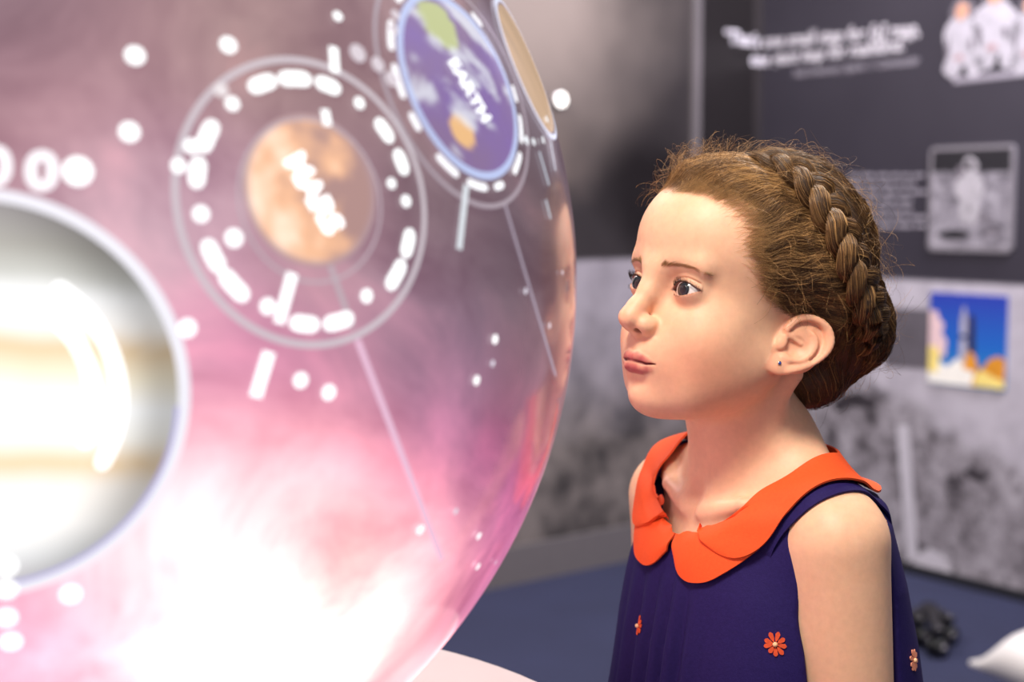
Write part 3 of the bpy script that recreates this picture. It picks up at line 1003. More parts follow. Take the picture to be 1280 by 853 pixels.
def face_sdf(P):
    Q = P.copy(); Q[:, 0] = np.abs(Q[:, 0])
    d = skull_sdf(Q)
    d = smin(d, ell(Q, (0, 27, -4), (59, 57, 56)), 18)                   # middle face
    d = smin(d, ell(Q, (30, 46, -24), (30, 33, 32)), 22)                 # cheek
    d = smin(d, ell(Q, (0, 24, -44), (54, 56, 40)), 22)                  # jaw
    d = smin(d, cap(Q, (48, 2, -28), (24, 52, -64), 15, 15), 28)        # jaw edge
    d = smin(d, ell(Q, (0, 65.5, -71), (20, 22, 17)), 16)                # chin
    d = smin(d, ell(Q, (0, 61, -38), (32, 34.0, 27)), 14)                # muzzle
    d = smin(d, cap(Q, (7, 84, 33), (38, 72, 37), 8, 7), 14)             # brow
    full = d
    mf = Q[:, 1] > 48
    Q0 = Q; Q = Q[mf]; d = d[mf]
    # eye hollows and lids
    d = ssub(d, ell(Q, (29, 97, 17), (21, 19, 14)), 16)
    lid = ell(Q, EYE_C, (13.6, 13.0, 13.0))
    d = smin(d, lid, 6)
    e = Q - EYE_C.astype(f32)
    # almond opening, seen from the front
    ex = e[:, 0]; ez = e[:, 2] - 0.08 * ex
    hw, hu, hl = 13.4, 6.2, 4.9
    cu = (hw * hw - hu * hu) / (2 * hu); cl = (hw * hw - hl * hl) / (2 * hl)
    alm = np.maximum(np.sqrt(ex * ex + (ez + cu) ** 2) - (cu + hu), np.sqrt(ex * ex + (ez - cl) ** 2) - (cl + hl))
    open_ = np.maximum(alm, -(e[:, 1] - 1.0))
    open_ = np.maximum(open_, np.sqrt((e ** 2).sum(1)) - 22)
    # fold above the upper lid
    arc = np.abs(np.sqrt(ex * ex + (ez + cu) ** 2) - (cu + hu + 3.4))
    fold = np.exp(-(arc / 0.9) ** 2) * sstep(-13, -6, ex) * (1 - sstep(10, 17, ex)) * (ez > 0) * (np.abs(e[:, 1] - 11) < 9)
    d = d + 0.9 * fold
    # nose
    nose = chain(Q, [(0, 84.5, 26), (0, 91.5, 12), (0, 100.0, -2), (0, 104.5, -11)], [7.5, 7.3, 7.4, 7.8], 4)
    nose = smin(nose, ell(Q, (0, 105.0, -10.4), (8.3, 8.2, 7.8)), 5)
    d = smin(d, nose, 15)
    d = smin(d, ell(Q, (9.9, 93.6, -14.8), (6.7, 9.0, 7.2)), 6)        # wing of the nose
    d = ssub(d, chain(Q, [(18.6, 88.5, -13), (17.0, 89.5, -21)], [0.6, 0.5]), 4.0)
    d = smin(d, cap(Q, (0, 105.5, -15.0), (0, 95.5, -21.0), 3.6, 4.4), 4)
    d = ssub(d, ell(Q, (6.8, 99.8, -20.4), (2.5, 5.2, 2.4), rotx(math.radians(-22))), 2.0)
    # lips
    d = ssub(d, cap(Q, (0, 101.0, -26), (0, 100.8, -36), 2.2, 3.0), 4.5)   # philtrum
    d = smin(d, chain(Q, LIP_U, LIP_UR, 2.0), 3.0)
    d = smin(d, chain(Q, LIP_L, LIP_LR, 2.0), 3.0)
    d = ssub(d, chain(Q, SEAM, [0.7, 0.7, 0.65, 0.5]), 1.8)
    d = ssub(d, ell(Q, (0, 96.5, -61.0), (17, 7.0, 5.0)), 9)             # hollow above the chin
    d = np.maximum(d, -open_) if False else ssub(d, open_, 0.8)
    full[mf] = d; d = full
    d = smin(d, ear_sdf(Q0), 3.5)
    return d

# body -----------------------------------------------------------------------
NK0 = w2b(h2w([0, -14, -38])); NK1 = np.array([0, -6, 880.0])
def torso_sdf(B):
    Q = B.copy(); Q[:, 0] = np.abs(Q[:, 0])
    d = ell(Q, (0, 2, 770), (112, 78, 128))
    d = smin(d, ell(Q, (0, 2, 640), (98, 78, 130)), 50)
    d = smin(d, ell(Q, (0, -2, 545), (112, 88, 95)), 50)
    d = smin(d, cap(Q, (0, -4, 866), (98, -6, 854), 36, 34), 30)         # shoulder yoke
    return d
def arm_sdf(Q):
    d = smin(cap(Q, (107, -6, 853), (121, -16, 664), 40.5, 32.5), cap(Q, (121, -16, 664), (134, 12, 505), 32.5, 21), 8)
    # hand
    d = smin(d, cap(Q, (134, 16, 492), (134, 28, 440), 17, 20), 12)
    hx = Q - np.array([0, 0, 0], f32)
    for i, L in enumerate((50, 56, 53, 43)):
        y0 = 46 - i * 13.5
        d = smin(d, chain(Q, [(134, y0 - 2, 436), (132, y0 + 1, 412), (127, y0 + 1, 436 - 0.75 * L), (119, y0, 436 - L)], [7.2, 6.6, 6.0, 5.2], 2), 3)
    d = smin(d, chain(Q, [(130, 38, 478), (124, 56, 455), (120, 62, 428)], [9, 8, 6], 3), 8)
    return d
def leg_sdf(Q):
    return chain(Q, [(55, -2, 520), (58, 0, 300), (58, -8, 210), (58, -14, 60)], [62, 42, 39, 26], 14)
def neck_sdf(B):
    d = cap(B, NK0 + np.array([0, 4, 0]), NK1, 43, 48)
    Q = B.copy(); Q[:, 0] = np.abs(Q[:, 0])
    d = smin(d, cap(Q, (12, -24, 925), (92, -10, 876), 26, 24), 34)       # trapezius slope
    return d
def body_sdf(B):
    Q = B.copy(); Q[:, 0] = np.abs(Q[:, 0])
    d = smin(torso_sdf(B), neck_sdf(B), 26)
    d = smin(d, arm_sdf(Q), 20)
    # collar bones, notch and neck tendons
    d = smin(d, chain(Q, [(11, 56, 868), (50, 46, 880), (98, 10, 888)], [5, 4.5, 4], 2), 14)
    d = smin(d, cap(Q, (50, -4, 985), (9, 52, 874), 8, 4.5), 13)
    d = ssub(d, ell(Q, (0, 68, 884), (9, 12, 11)), 12)
    low = leg_sdf(Q)
    d = smin(d, low, 26)
    d = smin(d, ell(Q, (58, 22, 34), (27, 66, 26)), 22)
    return d
def girl_sdf(P):
    """P in head-local mm"""
    d = np.empty(len(P), f32)
    hz = P[:, 2]
    top = hz > -150
    B = h2b(P)
    d[~top] = body_sdf(B[~top])
    Pt = P[top]; Bt = B[top]
    d[top] = smin(face_sdf(Pt), body_sdf(Bt), 12)
    return d

def axis_steps(segs):
    a = [segs[0][0]]
    for lo, hi, st in segs:
        while a[-1] < hi - 1e-3: a.append(a[-1] + st)
    return np.array(a, f32)

def nets(fun, xs, ys, zs, bs=8, slack=1.6, newton=2, chunk=400000):
    """surface nets on a rectilinear grid, evaluated only in blocks near the surface"""
    nx, ny, nz = len(xs), len(ys), len(zs)
    D = np.full((nx, ny, nz), 1e3, f32)
    bi = [range(0, n, bs) for n in (nx, ny, nz)]
    lo = [np.array(list(b)) for b in bi]
    hi = [np.minimum(l + bs, n - 1) for l, n in zip(lo, (nx, ny, nz))]
    A = [xs, ys, zs]
    cen = [(a[l] + a[h]) / 2 for a, l, h in zip(A, lo, hi)]
    hal = [(a[h] - a[l]) / 2 for a, l, h in zip(A, lo, hi)]
    C = np.stack(np.meshgrid(*cen, indexing='ij'), -1).reshape(-1, 3).astype(f32)
    Hh = np.stack(np.meshgrid(*hal, indexing='ij'), -1).reshape(-1, 3)
    dc = np.concatenate([fun(C[i:i + chunk]) for i in range(0, len(C), chunk)])
    act = np.abs(dc) < np.sqrt((Hh ** 2).sum(1)) * slack + 6
    shp = (len(lo[0]), len(lo[1]), len(lo[2]))
    dcb = np.sign(dc).reshape(shp) * 1e3
    D[:] = np.repeat(np.repeat(np.repeat(dcb, bs, 0), bs, 1), bs, 2)[:nx, :ny, :nz]
    mask = np.repeat(np.repeat(np.repeat(act.reshape(shp), bs, 0), bs, 1), bs, 2)[:nx, :ny, :nz]
    I = np.argwhere(mask)
    for s in range(0, len(I), chunk):
        J = I[s:s + chunk]
        P = np.stack([xs[J[:, 0]], ys[J[:, 1]], zs[J[:, 2]]], 1)
        D[J[:, 0], J[:, 1], J[:, 2]] = fun(P)
    S = D < 0
    c = np.zeros((nx - 1, ny - 1, nz - 1), np.int8)
    for a in (0, 1):
        for b in (0, 1):
            for e in (0, 1):
                c += S[a:nx - 1 + a, b:ny - 1 + b, e:nz - 1 + e]
    cell = (c > 0) & (c < 8)
    idx = np.full(cell.shape, -1, np.int32)
    K = np.argwhere(cell)
    idx[cell] = np.arange(len(K))
    acc = np.zeros((len(K), 3), np.float64); cnt = np.zeros(len(K))
    corners = [(a, b, e) for a in (0, 1) for b in (0, 1) for e in (0, 1)]
    pos = {}; val = {}
    for k_ in corners:
        i, j, l = (K[:, 0] + k_[0], K[:, 1] + k_[1], K[:, 2] + k_[2])
        pos[k_] = np.stack([xs[i], ys[j], zs[l]], 1); val[k_] = D[i, j, l]
    for a in corners:
        for ax in range(3):
            if a[ax]: continue
            b = list(a); b[ax] = 1; b = tuple(b)
            va, vb = val[a], val[b]
            cr = (va < 0) != (vb < 0)
            t = np.clip(va / np.where(va - vb == 0, 1, va - vb), 0, 1)
            p = pos[a] + (pos[b] - pos[a]) * t[:, None]
            acc += np.where(cr[:, None], p, 0); cnt += cr
    V = (acc / cnt[:, None]).astype(f32)
    quads = []
    for ax in range(3):
        o1, o2 = [(1, 2), (2, 0), (0, 1)][ax]
        sl0 = [slice(1, -1)] * 3; sl1 = [slice(1, -1)] * 3
        sl0[ax] = slice(0, -1); sl1[ax] = slice(1, None)
        a = S[tuple(sl0)]; b = S[tuple(sl1)]
        for sgn, m in ((0, a & ~b), (1, ~a & b)):
            E = np.argwhere(m)
            if not len(E): continue
            off = np.ones(3, int); off[ax] = 0
            E = E + off
            def cid(d1, d2):
                e = E.copy(); e[:, o1] -= d1; e[:, o2] -= d2
                return idx[e[:, 0], e[:, 1], e[:, 2]]
            qd = np.stack([cid(1, 1), cid(0, 1), cid(0, 0), cid(1, 0)], 1)
            quads.append(qd if sgn == 0 else qd[:, ::-1])
    F = np.concatenate(quads)
    F = F[(F >= 0).all(1)]
    for _ in range(newton):
        g = sdf_grad(fun, V, 0.35)
        d = fun(V)
        n2 = np.maximum((g ** 2).sum(1), 0.15)
        st = np.clip(d / n2, -1.2, 1.2)
        V = V - g * st[:, None]
    return V, F

def sdf_grad(fun, V, h):
    g = np.empty_like(V)
    for i in range(3):
        e = np.zeros(3, f32); e[i] = h
        g[:, i] = (fun(V + e) - fun(V - e)) / (2 * h)
    return g

gx = axis_steps([(-215, -96, 5), (-96, -45, 1.0), (-45, 42, 1.0), (42, 84, 2.2), (84, 330, 5)])
gy = axis_steps([(-330, -104, 6), (-104, -42, 3), (-42, 10, 1.0), (10, 62, 2.2), (62, 119, 0.9), (119, 210, 6)])
gz = axis_steps([(-1080, -150, 5), (-150, -66, 2.5), (-66, 42, 0.9), (42, 135, 3)])
import time as _t
_t0 = _t.time()
GV, GF = nets(girl_sdf, gx, gy, gz)
print('girl', len(GV), len(GF), _t.time() - _t0)

# skin colours --------------------------------------------------------------
def skin_cols(V):
    Q = V.astype(f32).copy(); Q[:, 0] = np.abs(Q[:, 0])
    c = np.tile(np.array(srgb(238, 190, 158)), (len(V), 1))
    def blend(c, w, col): return c * (1 - w[:, None]) + w[:, None] * np.array(srgb(*col))
    c = blend(c, 0.45 * np.exp(-(((Q - np.array([46, 54, -40])) / np.array([32, 38, 28])) ** 2).sum(1)), (226, 138, 110))  # cheek blush, deepened to paint in the shade on the lower cheek
    c = blend(c, 0.35 * np.exp(-(((Q - np.array([0, 106, -10])) / np.array([10, 10, 10])) ** 2).sum(1)), (238, 160, 134))
    lip = np.minimum(chain(Q, LIP_U, [3.6, 4.2, 3.6, 2.0]), chain(Q, LIP_L, [5.0, 4.6, 3.6, 2.0]))
    wl = (1 - sstep(-0.2, 1.5, lip)) * (Q[:, 1] > 76)
    c = blend(c, 0.92 * wl, (184, 84, 90))
    seam = chain(Q, SEAM, [0.4] * 4)
    c = blend(c, 0.8 * (1 - sstep(0.2, 1.6, seam)), (110, 40, 42))
    nos = ell(Q, (6.8, 99.8, -20.4), (2.5, 5.2, 2.4), rotx(math.radians(-22)))
    c = blend(c, 0.75 * (1 - sstep(-0.3, 0.9, nos)), (120, 54, 44))
    e = Q - EYE_C.astype(f32)
    rim = np.sqrt((e ** 2).sum(1))
    ex, ez = e[:, 0], e[:, 2] - 0.08 * e[:, 0]
    hw, hu, hl = 13.4, 6.2, 4.9
    cu = (hw * hw - hu * hu) / (2 * hu); cl = (hw * hw - hl * hl) / (2 * hl)
    alm = np.maximum(np.sqrt(ex * ex + (ez + cu) ** 2) - (cu + hu), np.sqrt(ex * ex + (ez - cl) ** 2) - (cl + hl))
    wr = (1 - sstep(0.0, 1.5, np.abs(alm - 0.2))) * (e[:, 1] > 0) * (rim < 19)
    c = blend(c, 0.9 * (ez > -0.5) * (1 - sstep(0.2, 2.0, np.abs(alm))) * (e[:, 1] > 0) * (rim < 19), (66, 40, 36))
    c = blend(c, 0.6 * (ez <= -0.5) * wr, (150, 92, 82))
    ws = np.exp(-(alm / 7.0) ** 2) * (e[:, 1] > 0) * (rim < 30)
    c = blend(c, 0.25 * ws, (196, 134, 122))
    E = ear_uvw(Q)
    inear = (np.abs(E[:, 2]) < 7) & (E[:, 0] > -6) & (E[:, 0] < 33) & (E[:, 1] > -30) & (E[:, 1] < 32) & (Q[:, 0] > 58)
    c = blend(c, 0.30 * inear, (232, 140, 110))
    return c

skin = NT('skin')
sc_ = skin.attr('Col')
nz_ = skin.noise(skin.coord(), 160, 4, 0.6)
skin.base(skin.mix(sc_, skin.ramp(nz_, [(0.3, (0.95, 0.93, 0.93)), (0.7, (1.03, 1.03, 1.03))]), 1.0, 'MULTIPLY'))
skin.set(Roughness=0.48)
skin.b.inputs['Subsurface Weight'].default_value = 0.35
skin.b.inputs['Subsurface Radius'].default_value = (0.008, 0.0032, 0.0016)
skin.b.inputs['Subsurface Scale'].default_value = 0.6
skin.b.inputs['Specular IOR Level'].default_value = 0.38
skin.bump(skin.noise(skin.coord(), 900, 2), 0.06, 0.001)

girl = empty('person', (BO[0], BO[1], 0.0), 'girl with crown braid in navy dress with orange collar gazing at the globe', 'person')
body = mesh_obj('body', h2w(GV), GF, skin.m, girl, colors=skin_cols(GV))

# eyes -------------------------------------------------------------------------
eye_t = NT('eye')
eye_t.base(eye_t.attr('Col'))
eye_t.set(Roughness=0.06)
eye_t.b.inputs['Coat Weight'].default_value = 1.0
eye_t.b.inputs['Coat Roughness'].default_value = 0.02
GAZE = np.array([-0.20, 1.0, 0.03]); GAZE /= np.linalg.norm(GAZE)
D_, F_ = sphere_grid(96, 64)
for sx in (-1, 1):
    c0 = EYE_C * np.array([sx, 1, 1])
    # pole of the grid looks along the gaze
    zax = GAZE; xax = np.cross([0, 0, 1.0], zax); xax /= np.linalg.norm(xax); yax = np.cross(zax, xax)
    R_ = np.stack([xax, yax, zax], 1)
    ca = D_[:, 2]
    a_ = np.degrees(np.arccos(np.clip(ca, -1, 1)))
    rr = EYE_R * (1 + 0.055 * np.exp(-(a_ / 22) ** 2))
    P = (D_ * rr[:, None]) @ R_.T + c0
    th = np.arctan2(D_[:, 1], D_[:, 0])
    col = np.tile(np.array(srgb(232, 226, 226)), (len(P), 1))
    iris = (1 - sstep(29, 32, a_))[:, None]
    ic = np.array(srgb(40, 46, 56)) * (0.75 + 0.5 * (np.sin(th * 23) * 0.5 + 0.5))[:, None]
    ic = np.where((a_ > 25)[:, None], np.array(srgb(24, 27, 32)), ic)
    col = col * (1 - iris) + ic * iris
    pup = (1 - sstep(16, 18, a_))[:, None]
    col = col * (1 - pup) + pup * 0.006
    mesh_obj('eyeball', h2w(P), F_, eye_t.m, girl, colors=col)

# ------------------------------------------------------------------ hair, brows, lashes
def tubes(paths, rad, sides=3):
    """paths (n, m, 3), rad (n, m) -> vertices, quads"""
    n, m, _ = paths.shape
    T = np.gradient(paths, axis=1)
    T /= np.maximum(np.linalg.norm(T, axis=2, keepdims=True), 1e-9)
    ref = np.where(np.abs(T[..., 2:3]) < 0.9, np.array([0, 0, 1.0]), np.array([1.0, 0, 0]))
    A = np.cross(T, ref); A /= np.maximum(np.linalg.norm(A, axis=2, keepdims=True), 1e-9)
    B = np.cross(T, A)
    V = []
    for k in range(sides):
        a = 2 * math.pi * k / sides
        V.append(paths + (A * math.cos(a) + B * math.sin(a)) * rad[..., None])
    V = np.stack(V, 2).reshape(-1, 3)          # index ((i*m)+j)*sides+k
    i, j, k = np.meshgrid(np.arange(n), np.arange(m - 1), np.arange(sides), indexing='ij')
    a = (i * m + j) * sides + k; b = (i * m + j) * sides + (k + 1) % sides
    F = np.stack([a, b, b + sides, a + sides], -1).reshape(-1, 4)
    return V, F


def strands(name, paths, r0, r1, cols, mat, parent, kind='stuff'):
    """paths in head-local mm"""
    n, m, _ = paths.shape
    prof = np.linspace(0, 1, m)
    rad = ((r0 + (r1 - r0) * prof ** 1.5) * (0.12 + 0.88 * sstep(0, 0.4, prof)))[None, :] * np.ones((n, 1)) / 1000.0
    V, F = tubes(h2w(paths.reshape(-1, 3)).reshape(n, m, 3), rad)
    c = np.repeat(cols, m * 3, axis=0)
    return tag(mesh_obj(name, V, F, mat, parent, colors=c), kind=kind)


HLINE = np.array([(99, 122), (90, 99), (84, 93.5), (77, 95.5), (64, 94), (51, 88), (44.5, 75), (44.5, 59), (37, 41), (23, 21), (9, 10), (-5, 15), (-20, 14), (-28, -8), (-34, -40), (-44, -62), (-62, -78), (-90, -90),
                  (-260, -90), (-260, 300), (160, 300)], f32)


def hair_in(P):
    """positive (mm) inside the hair area, seen from the side"""
    p = P[:, 1:3]
    n = len(HLINE)
    d = np.full(len(p), 1e9, f32); ins = np.zeros(len(p), bool)
    for i in range(n):
        a = HLINE[i]; b = HLINE[(i + 1) % n]
        e = b - a; w = p - a
        t = np.clip((w @ e) / (e @ e), 0, 1)
        d = np.minimum(d, ((w - t[:, None] * e) ** 2).sum(1))
        c1 = (a[1] <= p[:, 1]) != (b[1] <= p[:, 1])
        with np.errstate(divide='ignore', invalid='ignore'):
            xi = a[0] + (p[:, 1] - a[1]) / (b[1] - a[1]) * e[0]
        ins ^= c1 & (p[:, 0] < xi)
    return np.sqrt(d) * np.where(ins, 1, -1)


BUN = [((-26, -99, 8), (36, 26, 40)), ((-6, -86, -36), (40, 28, 30))]


def cap_sdf(P, extra=0.0):
    Q = P.astype(f32).copy(); Q[:, 0] = np.abs(Q[:, 0])
    h = hair_in(Q) - 6.0
    off = 6 + 15 * sstep(20, -45, Q[:, 1]) * sstep(-70, 10, Q[:, 2]) + 3 * sstep(60, 110, Q[:, 2])
    d = skull_sdf(Q)
    for c, r in BUN[:1]:
        d = smin(d, ell(P.astype(f32), c, r) + 6, 16)
    d = smin(d, ell(P.astype(f32), *BUN[1]) + 6, 10)
    return d - (off + extra) * sstep(-3, 22, h) + 3.0 * (1 - sstep(-4, 6, h))


def cover_sdf(P):
    """hair or bare skin, whichever lies outside"""
    Q = P.astype(f32).copy(); Q[:, 0] = np.abs(Q[:, 0])
    d = smin(skull_sdf(Q), ell(Q, (0, 27, -4), (59, 57, 56)), 18)
    d = smin(d, ell(Q, (30, 46, -24), (30, 33, 32)), 22)
    return np.minimum(d, cap_sdf(P))


HC = np.array([0, -8, 46.0])


def on_hair(D, lift=0.0, it=26):
    """points on the hair surface along directions D from the head centre"""
    D = D / np.linalg.norm(D, axis=1, keepdims=True)
    lo = np.full(len(D), 30.0); hi = np.full(len(D), 170.0)
    for _ in range(it):
        mid = (lo + hi) / 2
        o = cover_sdf((HC + D * mid[:, None]).astype(f32)) > 0
        hi = np.where(o, mid, hi); lo = np.where(o, lo, mid)
    return HC + D * (lo + lift)[:, None]


hx = axis_steps([(-100, 100, 2.6)]); hy = axis_steps([(-150, 104, 2.6)]); hz_ = axis_steps([(-95, 152, 2.6)])
CV, CF_ = nets(lambda P: cap_sdf(P), hx, hy, hz_, newton=1)

ht = NT('brown_hair')
hc_ = ht.attr('Col')
ht.base(hc_)
ht.set(Roughness=0.42)
ht.b.inputs['Specular IOR Level'].default_value = 0.45
hair_m = ht.m
hu_ = NT('brown_hair_underlayer')
hu_.base(hu_.mix(hu_.attr('Col'), hu_.ramp(hu_.noise(hu_.coord(), 420, 3), [(0.3, (0.6, 0.6, 0.6)), (0.7, (1.2, 1.2, 1.2))]), 1.0, 'MULTIPLY'))
hu_.set(Roughness=0.6)

HAIR_D = np.array(srgb(58, 40, 27)); HAIR_M = np.array(srgb(110, 78, 48)); HAIR_L = np.array(srgb(202, 157, 102))


def hair_col(n, light=0.5, var=0.35):
    t = np.clip(light + RNG.normal(0, var, n), 0, 1)[:, None]
    return np.where(t < 0.5, HAIR_D + (HAIR_M - HAIR_D) * t * 2, HAIR_M + (HAIR_L - HAIR_M) * (t - 0.5) * 2)


_q = CV.astype(f32).copy(); _q[:, 0] = np.abs(_q[:, 0])
_w = sstep(6, 30, hair_in(_q))[:, None]
cap_cols = (1 - _w) * np.array(srgb(176, 132, 92)) + _w * HAIR_D * 1.15      # thinner growth shows the scalp at the hairline
capo = mesh_obj('hair', h2w(CV), CF_, hu_.m, girl, colors=cap_cols)
hair = capo


def clump_col(P, light, var):
    """strand colours that vary in locks"""
    k = (fbm(P[:, P.shape[1] // 2] * np.array([0.16, 0.16, 0.30]) + 5, 3) - 0.5) * 1.7
    t = np.clip(light + k + RNG.normal(0, var, len(P)), 0, 1)[:, None]
    return np.where(t < 0.5, HAIR_D + (HAIR_M - HAIR_D) * t * 2, HAIR_M + (HAIR_L - HAIR_M) * (t - 0.5) * 2)


def norm(a): return a / np.maximum(np.linalg.norm(a, axis=-1, keepdims=True), 1e-9)


def sweep(root, end, n_seg=11, bias=None, lift0=-1.5, lift1=0.5, jit=0.6, clump=1.0):
    """strands laid over the hair surface from root directions to end directions"""
    n = len(root)
    a = norm(root - HC); b = norm(end - HC)
    ts = np.linspace(0, 1, n_seg)
    out = np.empty((n, n_seg, 3))
    lf = RNG.uniform(lift0, lift1, n)
    ph = RNG.uniform(0, 6.28, n); fr = RNG.uniform(3, 8, n); am = RNG.normal(0, jit, n)
    for i, t in enumerate(ts):
        d = a * (1 - t) + b * t
        if bias is not None: d = d + bias * (4 * t * (1 - t))
        p = on_hair(d, 0.0, 18)
        nn = norm(p - HC)
        side = norm(np.cross(nn, b - a))
        wv = (fbm(p * 0.09 + 11.0, 2) - 0.5) * 7.0 * math.sin(math.pi * min(1, t * 1.3)) * clump
        hv = (fbm(p * 0.11 + 31.0, 2) - 0.5) * 5.5 * math.sin(math.pi * t) * clump
        out[:, i] = p + side * wv[:, None] + nn * (hv + 0.6)[:, None] + nn * (np.maximum(lf, -0.4) - 0.9 * (1 - sstep(0, 0.15, np.array(t))))[:, None] + side * (am * np.sin(fr * t + ph))[:, None]
    return out


# braid centre line (head-local mm), from the parting down the near side to the nape
BRAID = crom([(-20, 26, 135), (-42, 14, 134), (-62, 3, 123), (-77, -9, 105), (-88, -22, 86), (-94, -36, 63), (-93, -56, 40), (-84, -80, 20), (-66, -100, 2), (-42, -116, -8), (-8, -120, -12)], 150)
_seg = np.linalg.norm(np.diff(BRAID, axis=0), axis=1)
BS = np.concatenate([[0], np.cumsum(_seg)])
BT = norm(np.gradient(BRAID, axis=0))
BN = norm(BRAID - HC)
BB = norm(np.cross(BT, BN)); BN = norm(np.cross(BB, BT))


def braid_at(s):
    f = lambda A: np.stack([np.interp(s, BS, A[:, i]) for i in range(3)], -1)
    return f(BRAID), norm(f(BT)), norm(f(BN)), norm(f(BB))


# three plaited locks, each a shaped bundle with hairs lying along it
LAM = 66.0
lsamp = 150
sv = np.linspace(0, BS[-1], lsamp)
C_, T_, N_, B_ = braid_at(sv)
taper = np.interp(sv / BS[-1], [0, 0.10, 0.25, 0.85, 1.0], [0.35, 0.8, 1.0, 1.0, 0.8])
for li in range(3):
    ph = 2 * math.pi * (sv / LAM + li / 3)
    lat = 11.5 * np.sin(ph) * taper
    hgt = (4.2 * np.sin(2 * ph) - 1.0) * taper
    core = C_ + B_ * lat[:, None] + N_ * hgt[:, None]
    tt = norm(np.gradient(core, axis=0))
    nn = norm(N_ - tt * (N_ * tt).sum(1, keepdims=True)); bb = np.cross(tt, nn)
    rx, ry = 9.2 * taper, 6.6 * taper
    na = 14
    V = np.stack([core + bb * (rx * 0.95 * math.cos(a))[:, None] + nn * (ry * 0.95 * math.sin(a))[:, None] for a in np.linspace(0, 2 * math.pi, na, endpoint=False)], 1)
    F = [(i * na + j, i * na + (j + 1) % na, (i + 1) * na + (j + 1) % na, (i + 1) * na + j) for i in range(lsamp - 1) for j in range(na)]
    lock = mesh_obj('braid_lock', h2w(V.reshape(-1, 3)), F, hu_.m, girl, colors=np.tile(HAIR_D * 1.15, (lsamp * na, 1)))
    nh = 300
    a0 = RNG.uniform(0, 6.28, nh)[:, None]; tw = RNG.normal(0.0, 0.25, nh)[:, None]
    rr = RNG.uniform(0.94, 1.09, nh)[:, None]
    aa = a0 + tw * np.sin(sv[None] / 22 + a0 * 3) + sv[None] / LAM * 1.2
    P = core[None] + bb[None] * (rx * np.cos(aa) * rr)[..., None] + nn[None] * (ry * np.sin(aa) * rr)[..., None]
    P = P + RNG.normal(0, 0.10, P.shape) + ((fbm(P.reshape(-1, 3) * 0.12 + 3, 2) - 0.5) * 3.0).reshape(P.shape[:2] + (1,)) * nn[None]
    st = strands('braid_hairs', P[:, ::2], 0.24, 0.22, hair_col(nh, 0.44, 0.26), hair_m, lock)


def surf_random(n, cond, zlo=-70):
    """random points of the hair surface (head-local) that satisfy cond"""
    out = []
    while sum(map(len, out)) < n:
        d = RNG.normal(size=(4000, 3))
        p = on_hair(norm(d), 0, 16)
        k = cond(p)
        out.append(p[k])
    return np.concatenate(out)[:n]


def scalp_ok(p, lo=0.5):
    Q = p.astype(f32).copy(); Q[:, 0] = np.abs(Q[:, 0])
    return hair_in(Q) > lo


def near_braid(p, s_of):
    c, _, n, b = braid_at(s_of)
    return c - n * 6

# A: front hair swept back from the forehead into the start of the braid
NA = 4200
fx = RNG.uniform(-58, 46, NA)
zz_ = np.interp(np.abs(fx), [0, 20, 41, 54, 62], [93, 96, 93, 88, 78]); yy_ = np.interp(np.abs(fx), [0, 20, 41, 54, 62], [85, 77, 64, 51, 45])
root = np.stack([fx, yy_ + RNG.uniform(-34, 1.5, NA), zz_ + RNG.uniform(0, 6, NA)], 1)
root = np.where((RNG.random(NA) < 0.5)[:, None], np.stack([fx, yy_ + RNG.uniform(-15, 3.5, NA), zz_ + RNG.uniform(-1.5, 4, NA)], 1), root)
s_end = np.interp(fx, [-58, 46], [0.26, 0.02]) * BS[-1] + RNG.normal(0, 7, NA)
endp = near_braid(root, np.clip(s_end, 0, BS[-1]))
front = sweep(root, endp, 12, np.array([[0.0, 0.02, 0.06]]) * np.ones((NA, 1)), -1.0, 1.6, 0.8)
strands('front_hair', front, 0.19, 0.17, clump_col(front, 0.66, 0.2), hair_m, hair)

# B: temple and over-ear hair swept back into the braid
NB = 6500
t_ = RNG.random(NB)
hy_ = np.interp(t_, [0, .2, .4, .6, .8, 1], [52, 45, 45, 37, 22, 4]); hz2 = np.interp(t_, [0, .2, .4, .6, .8, 1], [88, 75, 59, 41, 22, 13])
back = np.where(RNG.random(NB) < 0.6, RNG.uniform(-1.5, 34, NB), RNG.uniform(-5, 14, NB))
root = np.stack([np.full(NB, -68.0), hy_ - back + RNG.normal(0, 2.6, NB), hz2 + back * 0.25 + RNG.normal(0, 2.0, NB)], 1)
s_end = (0.20 + 0.38 * t_ ** 0.9 + 0.0025 * back) * BS[-1] + RNG.normal(0, 6, NB)
endp = near_braid(root, np.clip(s_end, 0, BS[-1]))
side = sweep(root, endp, 12, np.array([[0.0, 0.0, 1.0]]) * (0.10 - 0.16 * t_)[:, None], -1.0, 1.4, 1.2)
strands('side_hair', side, 0.18, 0.16, clump_col(side, 0.48, 0.24), hair_m, hair)

# C: crown and back hair running down to the plait and the roll at the nape
NC = 7500
root = surf_random(NC, lambda p: scalp_ok(p, 4) & (p[:, 1] < 34) & ((p[:, 0] > np.interp(p[:, 1], [-110, -40, 20], [-40, -70, -30])) | (p[:, 1] < -30)))
dirv = np.stack([-0.25 - root[:, 0] * 0.004, -0.55 - 0 * root[:, 1], -0.75 + 0 * root[:, 2]], 1)
endp = root + norm(dirv) * RNG.uniform(35, 75, NC)[:, None]
backs = sweep(root, endp, 10, None, -0.8, 1.6, 1.0)
strands('back_hair', backs, 0.21, 0.18, clump_col(backs, 0.34, 0.2), hair_m, hair)

